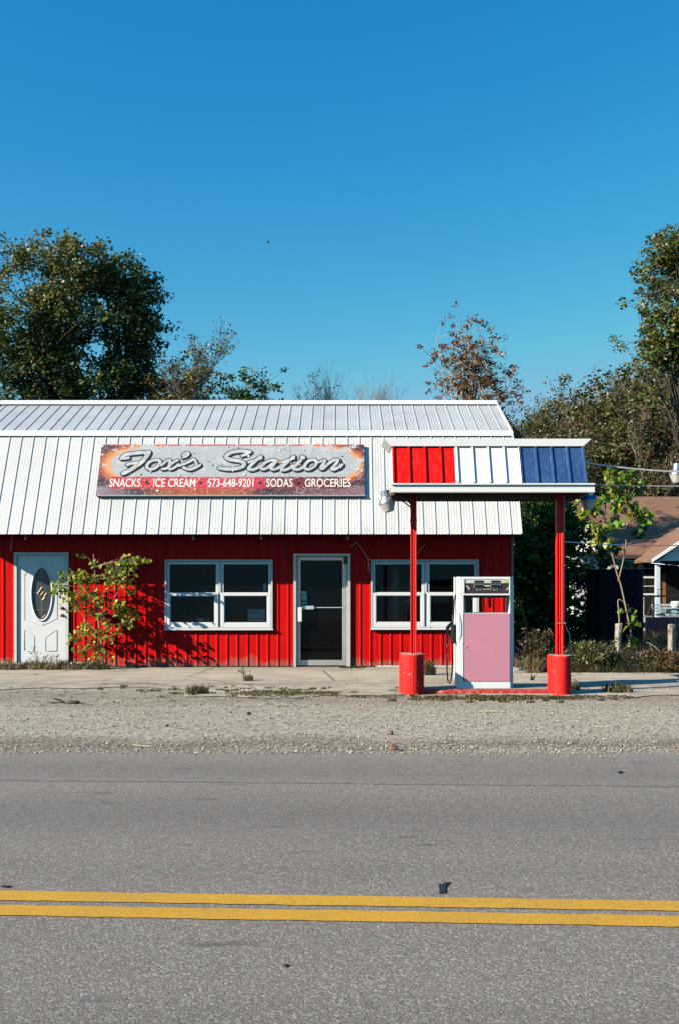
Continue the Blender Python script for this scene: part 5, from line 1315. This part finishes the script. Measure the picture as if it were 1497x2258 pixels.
# shrubs on the verge
def shrub(x_, D_, rx, h, seed, label, mats, probs, n=70, leaf=.05):
    rng = np.random.default_rng(seed); rd = random.Random(seed); X_ = gx(x_, D_); th = thing('shrub', (X_, D_, 0), label, 'shrub', 'shrubs on the verge'); g = MB(); P_ = []
    for i in range(n):
        e = Vector((X_+rd.gauss(0, rx*.5), D_+rd.gauss(0, .2), h*rd.uniform(.3, 1))); b_ = Vector((X_+rd.gauss(0, rx*.2), D_, 0)); m_ = b_.lerp(e, .5)+Vector((0, 0, .05)); g.tube([b_, m_, e], [.006, .004, .002], 3, False)
        P_.append(fuzz(tuple(e), (.08, .08, .08), 16, rng)); P_.append(fuzz(tuple(m_), (.07, .07, .07), 6, rng))
    g.build('stem', M['stem'], th); P_ = np.concatenate(P_); V, Fc, mi = leaf_mesh(P_, leaf*(.6+.8*rng.random(len(P_))), rng, .1, 'quad', len(mats), probs); np_obj('foliage', V, Fc, mi, [LEAF[m_] for m_ in mats], th)
shrub(1305, 18.4, .55, .50, 1, 'broad olive-green shrub right of the right post base', ['sg', 'dk2', 'st'], [.5, .35, .15], 110)
shrub(1182, 18.6, .32, .72, 2, 'straggly brown shrub just right of the pump', ['bb', 'sg', 'ob'], [.5, .3, .2], 60)
shrub(1345, 18.5, .25, .35, 3, 'low green shrub at the foot of the left wooden post', ['sg', 'gr2', 'bb'], [.5, .2, .3], 50)
shrub(1462, 18.2, .45, .32, 4, 'rusty brown low shrub between the pink stone and the right wooden post', ['bb', 'or', 'sg'], [.5, .15, .35], 90)

# ------------------------------------------------------------------ yard objects
def woodpost(x_, D_, top, w_, seed, label, lean):
    rd = random.Random(seed); X_ = gx(x_, D_); th = thing('wooden_post', (X_, D_, 0), label, 'post', 'weathered posts on the verge'); g = MB(); zt_ = gz(top, D_); n = 14
    ol = [1+rd.uniform(-.12, .12) for _ in range(n)]; vs = []
    zs = [0, .2, .45, .7, zt_-.02, zt_]
    for z in zs:
        for k_ in range(n):
            a = 2*math.pi*k_/n; r_ = w_/2*ol[k_]*(1+rd.uniform(-.04, .04))*(.9 if z == zt_ else 1); vs.append((X_+lean*z+r_*math.cos(a), D_+r_*math.sin(a), z+(rd.uniform(-.012, .012) if z > .8 else 0)))
    fs = [(i*n+k_, i*n+(k_+1) % n, (i+1)*n+(k_+1) % n, (i+1)*n+k_) for i in range(len(zs)-1) for k_ in range(n)]+[tuple(range((len(zs)-1)*n, len(zs)*n))]
    g.add(vs, fs); g.build('timber', M['wood'], th)
    g = MB()
    for k_ in range(3):   # split grooves
        a = -math.pi/2+rd.uniform(-.5, .5); xg = X_+w_*.42*math.cos(a); yg = D_+w_*.505*math.sin(a); z0_ = rd.uniform(.3, .5); g.tube([(xg+lean*z0_, yg, z0_), (xg+lean*zt_*.9, yg-.001, zt_*rd.uniform(.8, .97))], .006, 4)
    g.build('crack', M['bark'], th)
woodpost(1361, 18.8, 1375, .135, 1, 'split grey wooden post under the forked sapling stem', .03)
woodpost(1480, 18.6, 1377, .135, 2, 'round weathered wooden post near the right edge of the photo', .0)
g = MB(); D_ = 19.3; x0_, x1_ = gx(1379, D_), gx(1424, D_); z1_ = gz(1439, D_)
prf = []
for i in range(23): prf.append((x0_+(x1_-x0_)*i/22, D_+(.012 if i % 2 else 0)))
g.prism(prf+[(x1_, D_+.25), (x0_, D_+.25)], 0, z1_, 'z')
tag(g.build('concrete_block', M['block'], org=(0, 0, 0)), 'grooved mauve-grey block lying between the two wooden posts', 'block')
g = MB(); g.blob((gx(1441, 18.7), 18.7, .12), (.11, .1, .14), 12, .1, random.Random(3)); tag(g.build('stone', plain('pinkish_stone', (.42, .29, .23), .95, var=.25, sc=15)), 'pinkish rough stone left of the right wooden post', 'stone')
g = MB(); g.tube([at(1345, 1462, 18.4), at(1370, 1466, 18.3), at(1400, 1470, 18.35), at(1425, 1473, 18.4)], [.05, .06, .05, .03], 8); tag(g.build('log', M['greybark']), 'grey fallen branch log lying at the front of the verge', 'log')
wire('branch', [at(1462, 1446, 18.7), at(1450, 1432, 18.7), at(1437, 1422, 18.75), at(1424, 1416, 18.8)], .008, M['greybark'], 'bare pale branch leaning out of the verge grass', 'branch')
g = MB(); g.blob((gx(1120, 17.9)+.05*3, 17.9, .04), (.22, .12, .07), 10, .2, random.Random(5)); tag(g.build('rubble', M['sill']), 'pale concrete rubble lump right behind the pump', 'rubble')

# dark tank
D_ = 21.8; x0_, x1_ = gx(1311, D_), gx(1425, D_); zt_ = gz(1258, D_)
tank = thing('storage_tank', ((x0_+x1_)/2, D_+.5, 0), 'tall dark navy steel tank standing between the shade trees and the house', 'tank')
g = MB(); cxx = (x0_+x1_)/2; hw = (x1_-x0_)/2; n = 40; prf = []
for k_ in range(n):
    a = 2*math.pi*k_/n; c_, s_ = math.cos(a), math.sin(a); prf.append((cxx+hw*math.copysign(abs(c_)**.45, c_), D_+.5+.5*math.copysign(abs(s_)**.45, s_)))
g.prism(prf, 0, zt_, 'z'); g.build('shell', M['tank'], tank)
g = MB(); pr2 = [(cxx+(a-cxx)*1.015, D_+.5+(b-D_-.5)*1.015) for a, b in prf]; g.prism(pr2, zt_+.001, zt_+.03, 'z')
for zz in (.5, 1.2): g.prism([(cxx+(a-cxx)*1.008, D_+.5+(b-D_-.5)*1.008) for a, b in prf], zz, zz+.02, 'z')
g.build('rim', M['tank'], tank)

# house
HD = 34.; hs_ = F/HD
hx_ = lambda x: (x-CX)/hs_; hz_ = lambda y: EYE+(HY-y)/hs_
house = thing('house', (hx_(1420), HD, 0), 'old white board house with a brown shingle roof at the right edge', 'house')
t = NT('peeling_white_boards'); X, Y, Z = t.xyz()
b_ = t.noise(1., 3, .5, t.scale(t.P, (3.2, 0, .25)))
c = t.mix(t.ramp(t.noise(7, 7, .75), [(.5, 0.), (.66, 1.)]), (.72, .70, .66), (.42, .36, .31))
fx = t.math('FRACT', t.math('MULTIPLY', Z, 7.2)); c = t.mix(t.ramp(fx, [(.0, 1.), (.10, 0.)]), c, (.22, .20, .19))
t.set('Base Color', c); t.set('Roughness', .8); hw_m = t.m
hx0, hx1 = hx_(1266), 14.5; ez = hz_(1222)
g = MB(); g.box(hx0, hx1, HD, HD+7.5, 0, ez+.0); g.build('wall', hw_m, house)
# odd replacement boards
cols = {'pale_blue': (.30, .42, .55), 'rust': (.33, .12, .04), 'mauve_grey': (.35, .30, .30), 'blue': (.12, .22, .36)}
g = MB(); bm = []
for i, (a, b, k_) in enumerate(((1361, 1367, 'pale_blue'), (1367, 1376, 'pale_blue'), (1376, 1383, 'blue'), (1384, 1392, 'mauve_grey'), (1394, 1404, 'rust'), (1345, 1352, 'mauve_grey'))):
    g.cur = i; g.box(hx_(a), hx_(b)-.01, HD-.03, HD-.004, .6, ez-.06); bm.append(plain('board_'+k_, cols[k_], .8, var=.2, dirt=(.5, .47, .43), dthr=.6, dsc=9))
g.build('siding_board', bm, house)
# roof
rz1 = gz(1095, 38.2); ov = .45
t = NT('brown_asphalt_shingles')
X, Y, Z = t.xyz()
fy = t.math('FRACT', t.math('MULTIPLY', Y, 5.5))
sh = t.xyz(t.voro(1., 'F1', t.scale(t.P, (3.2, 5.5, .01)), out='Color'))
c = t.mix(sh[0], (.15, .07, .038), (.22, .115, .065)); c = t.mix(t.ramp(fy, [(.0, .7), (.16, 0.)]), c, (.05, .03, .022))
c = t.mix(t.math('MULTIPLY', t.noise(40, 5), .4), c, (.26, .16, .10)); t.set('Base Color', c); t.set('Roughness', .95); M['shingle'] = t.m
g = MB(); y0_ = HD-ov; zE = ez-.02
g.prism([(y0_, zE), (38.2, rz1), (HD+7.9, zE), (HD+7.9, zE-.08), (38.2, rz1-.1), (y0_, zE-.08)], hx_(1318), hx1+.4, 'x'); rf = g.build('roof', M['shingle'], house)
g = MB(); g.box(hx0-.1, hx_(1318)-.003, HD-.3, HD+7.6, ez+.01, ez+.08); g.build('side_roof', M['shingle'], house)
g = MB(); g.prism([(HD, ez+.002), (38.2, rz1-.12), (HD+7.5, ez+.002)], hx_(1318)+.06, hx_(1318)+.10, 'x'); g.build('gable_wall', hw_m, house)
g = MB(); g.box(hx_(1318), hx_(1447), y0_-.03, y0_-.003, zE-.14, zE-.03); g.build('eave_board', plain('dark_eave', (.06, .05, .045), .8), house)
g = MB()
for i in range(9): g.box(hx_(1421+i*3.1), hx_(1423+i*3.1), y0_-.045, y0_-.034, zE-.13, zE-.07)
g.build('eave_brackets', M['frame'], house)
# window with 2 x 4 lights
wx0, wx1, wz0, wz1 = hx_(1405), hx_(1445), hz_(1312), hz_(1234)
g = MB(); ring(g, wx0, wx1, wz0, wz1, .055, HD-.06, HD-.002); Wn = g.build('window', M['frame'], house)
g = MB(); xm = (wx0+wx1)/2; g.box(xm-.014, xm+.014, HD-.045, HD-.015, wz0+.05, wz1-.05)
for f in (.25, .5, .75): 
    zz = wz0+(wz1-wz0)*f; h_ = .03 if f == .5 else .012; g.box(wx0+.05, wx1-.05, HD-.05, HD-.016, zz-h_, zz+h_)
g.build('muntin', M['frame'], Wn)
g = MB(); g.quad((wx0+.05, HD-.012, wz0+.05), (wx1-.05, HD-.012, wz0+.05), (wx1-.05, HD-.012, wz1-.05), (wx0+.05, HD-.012, wz1-.05)); g.build('pane', plain('dark_old_glass', (.015, .015, .015), .1), Wn)
# porch gable projecting towards us
pD = 31.6; s2_ = F/pD; qx = lambda x: (x-CX)/s2_; qz = lambda y: EYE+(HY-y)/s2_
gxl, gzl = qx(1438), qz(1233); slope = (1233-1193)/(1497-1438.)
pxr = gxl+2.7; apx = (gxl+pxr)/2+.35; apz = gzl+slope*(apx-gxl); pxr = 2*apx-gxl
g = MB(); g.prism([(gxl, gzl), (apx, apz), (pxr, gzl), (pxr, gzl-.09), (apx, apz-.1), (gxl, gzl-.09)], pD, HD+2.2, 'y'); g.build('porch_roof', M['shingle'], house)
g = MB(); g.prism([(gxl-.03, gzl-.10), (gxl-.03, gzl+.0), (apx, apz+.012), (pxr+.03, gzl), (pxr+.03, gzl-.1), (apx, apz-.13)], pD-.05, pD-.004, 'y'); g.build('bargeboard', M['frame'], house)
g = MB(); g.prism([(gxl+.25, gzl-.05), (apx, apz-.14), (pxr-.25, gzl-.05)], pD+.25, pD+.29, 'y'); g.build('porch_gable', M['door_w'], house)
g = MB(); 
for x_ in (1450, ): g.box(qx(x_), qx(x_)+.13, pD+.2, pD+.33, .5, gzl-.05)
g.build('porch_post', plain('pale_blue_white_post', (.62, .68, .72), .6), house)
g = MB(); g.box(qx(1440), pxr, pD+.1, HD-.01, .35, .52); g.build('porch_deck', plain('grey_deck', (.22, .22, .22), .8), house)
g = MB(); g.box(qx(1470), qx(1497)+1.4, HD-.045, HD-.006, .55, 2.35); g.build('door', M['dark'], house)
g = MB(); g.box(hx_(1459), hx_(1466), HD-.05, HD-.01, .6, 1.95); g.build('siding_board', bm[4], house)
# porch railing and things
rl_ = thing('porch_railing', (qx(1460), 30.8, 0), 'black iron railing along the front of the house porch', 'railing')
g = MB(); y_ = 30.8; e2 = lambda x, y: tuple(at(x, y, y_)); g.tube([e2(1424, 1316), e2(1440, 1315), e2(1560, 1310)], .03, 8); g.build('top_rail', M['arm'], rl_)
g = MB(); 
for x_ in (1440, ): g.tube([e2(x_, 1315), e2(x_, 1361)], .03, 8)
g.tube([e2(1440, 1318), e2(1426, 1358)], .018, 6); g.tube([e2(1450, 1303), e2(1450, 1315), ], .012, 5); g.tube([e2(1447, 1300), e2(1490, 1297)], .012, 5)
g.build('baluster', M['arm'], rl_)
g = MB(); rr = random.Random(2)
for i in range(4): g.box(gx(1442, 31), gx(1560, 31), 30.95+.1*i, 31.03+.1*i, gz(1358-i*7, 31), gz(1355-i*7, 31)+.03)
tag(g.build('slatted_bench', plain('pale_blue_slats', (.42, .55, .60), .6, var=.25, dirt=(.05, .07, .1), dthr=.5, dsc=6)), 'pale blue slatted bench behind the black porch railing', 'bench')
g = MB(); g.lathe(at(1489, 1340, 30.9), (0, 0, 1), [(0, .12), (.06, .15), (.16, .16), (.20, .13), (.205, .10)], 20); tag(g.build('bucket', plain('cream_bucket', (.66, .66, .58), .5)), 'round cream bucket on the porch railing at the right edge', 'bucket')
g = MB(); g.box(gx(1424, 29.5), gx(1600, 29.5), 29.5, 29.6, .0, gz(1361, 29.5)); o = g.build('porch_dark_panel', plain('dark_navy_panel', (.006, .008, .02), .8, spec=.1), org=(0, 0, 0)); tag(o, 'dark navy panel below the house porch', 'fence')  # flat dark navy sheet closing the space below the porch
fn = thing('wire_fence', (gx(1480, 22), 22, 0), 'thin wire mesh fence in front of the porch at the right edge', 'fence')
g = MB()
for i in range(14): g.tube([(gx(1478, 22)+i*.1, 22, 0), (gx(1478, 22)+i*.1, 22, gz(1362, 22))], .004, 3)
for zz in (.2, .45, .7): g.tube([(gx(1478, 22), 22, zz), (gx(1478, 22)+1.4, 22, zz)], .004, 3)
g.build('mesh', M['conduit'], fn)

# ------------------------------------------------------------------ debris
D_ = gD(1552); g = MB(); X_ = gx(147, D_)
g.tube([(X_-.17, D_, .07), (X_-.08, D_, .045), (X_-.02, D_, .02)], [.010, .014, .008], 5); g.tube([(X_-.2, D_, .015), (X_-.1, D_-.01, .02), (X_, D_, .02)], [.012, .01, .01], 5)
g.blob((X_+.1, D_, .022), (.10, .04, .025), 10, .2, random.Random(1)); g.tube([(X_+.15, D_, .015), (X_+.26, D_+.01, .01)], [.01, .004], 4)
tag(g.build('bark_piece', plain('dead_bark', (.075, .05, .035), .9, var=.4, sc=30)), 'curled dark piece of bark lying on the gravel at left', 'bark')
for x_, y_, s_, lb_, cc in ((550, 1576, .022, 'small black lump on the gravel below the left window', (.03, .03, .035)), (370, 1602, .015, 'tiny dark chip on the gravel at left, nearest the road', (.03, .03, .03)), (860, 1620, .03, 'small brown stone on the gravel in the middle', (.2, .13, .1)), (866, 1656, .04, 'reddish pebble heap at the road edge', (.22, .12, .09))):
    D_ = gD(y_); g = MB(); g.blob((gx(x_, D_), D_, s_*.6), (s_*1.4, s_, s_), 9, .25, random.Random(int(x_))); tag(g.build('pebble', plain('pebble_%d' % x_, cc, .8)), lb_, 'pebble')
D_ = gD(1572); g = MB(); g.tube([(gx(1055, D_), D_, .02), (gx(1095, D_), D_+.02, .018)], .011, 5); tag(g.build('stick', plain('pale_stick', (.6, .52, .36), .8)), 'short pale stick on the gravel below the pump', 'stick')
D_ = gD(1648); g = MB(); g.tube([(gx(292, D_), D_+.03, .02), (gx(330, D_), D_-.03, .016)], .005, 4); tag(g.build('stick', plain('straw_stick', (.55, .45, .28), .8)), 'thin straw twig at the road edge at left', 'stick')
# tar scrap on the road
def flat(name, pts, mat, label, cat, z=.0075, th_=.006):
    q_ = []
    for x_, y_ in pts: D_ = gD(y_); q_.append((gx(x_, D_), D_))
    g = MB(); g.prism(q_[::-1], z, z+th_, 'z'); return tag(g.build(name, mat), label, cat)
flat('rubber_scrap', [(966, 1953), (974, 1955), (979, 1951), (992, 1950), (984, 1956), (980, 1962), (982, 1973), (968, 1974)], M['rubber'], 'torn black rubber scrap on the road just beyond the yellow lines', 'rubber scrap')
flat('rubber_scrap', [(2, 1959), (12, 1957), (28, 1959), (16, 1961)], M['rubber'], 'flat black scrap by the yellow lines at the left edge', 'rubber scrap')
flat('rubber_scrap', [(1360, 1705), (1368, 1703), (1374, 1706), (1366, 1708)], M['rubber'], 'tiny black scrap on the far lane at right', 'rubber scrap')
flat('dead_leaf', [(625, 2134), (632, 2132), (638, 2134), (631, 2137)], plain('brown_dead_leaf', (.05, .03, .015), .8), 'single brown leaf on the near lane', 'leaf')
# bird, far and small
bp = at(592, 535, 60); bd = thing('bird', tuple(bp), 'tiny dark bird flying in the blue sky above the store', 'bird')
g = MB(); g.tube([bp+Vector((-.09, 0, 0)), bp+Vector((-.03, 0, .01)), bp+Vector((.05, 0, .0)), bp+Vector((.11, 0, -.01))], [.008, .032, .028, .006], 8); g.build('body', M['rubber'], bd)
for s_ in (-1, 1):
    g = MB(); g.add([bp+Vector((-.03, 0, .01)), bp+Vector((.04, 0, .01)), bp+Vector((.06, s_*.14, .07)), bp+Vector((.0, s_*.13, .08)), bp+Vector((.0, s_*.02, .03)), bp+Vector((.02, s_*.12, .055))], [(0, 1, 2, 3), (0, 3, 2, 1, 4)]); g.build('wing', M['rubber'], bd)
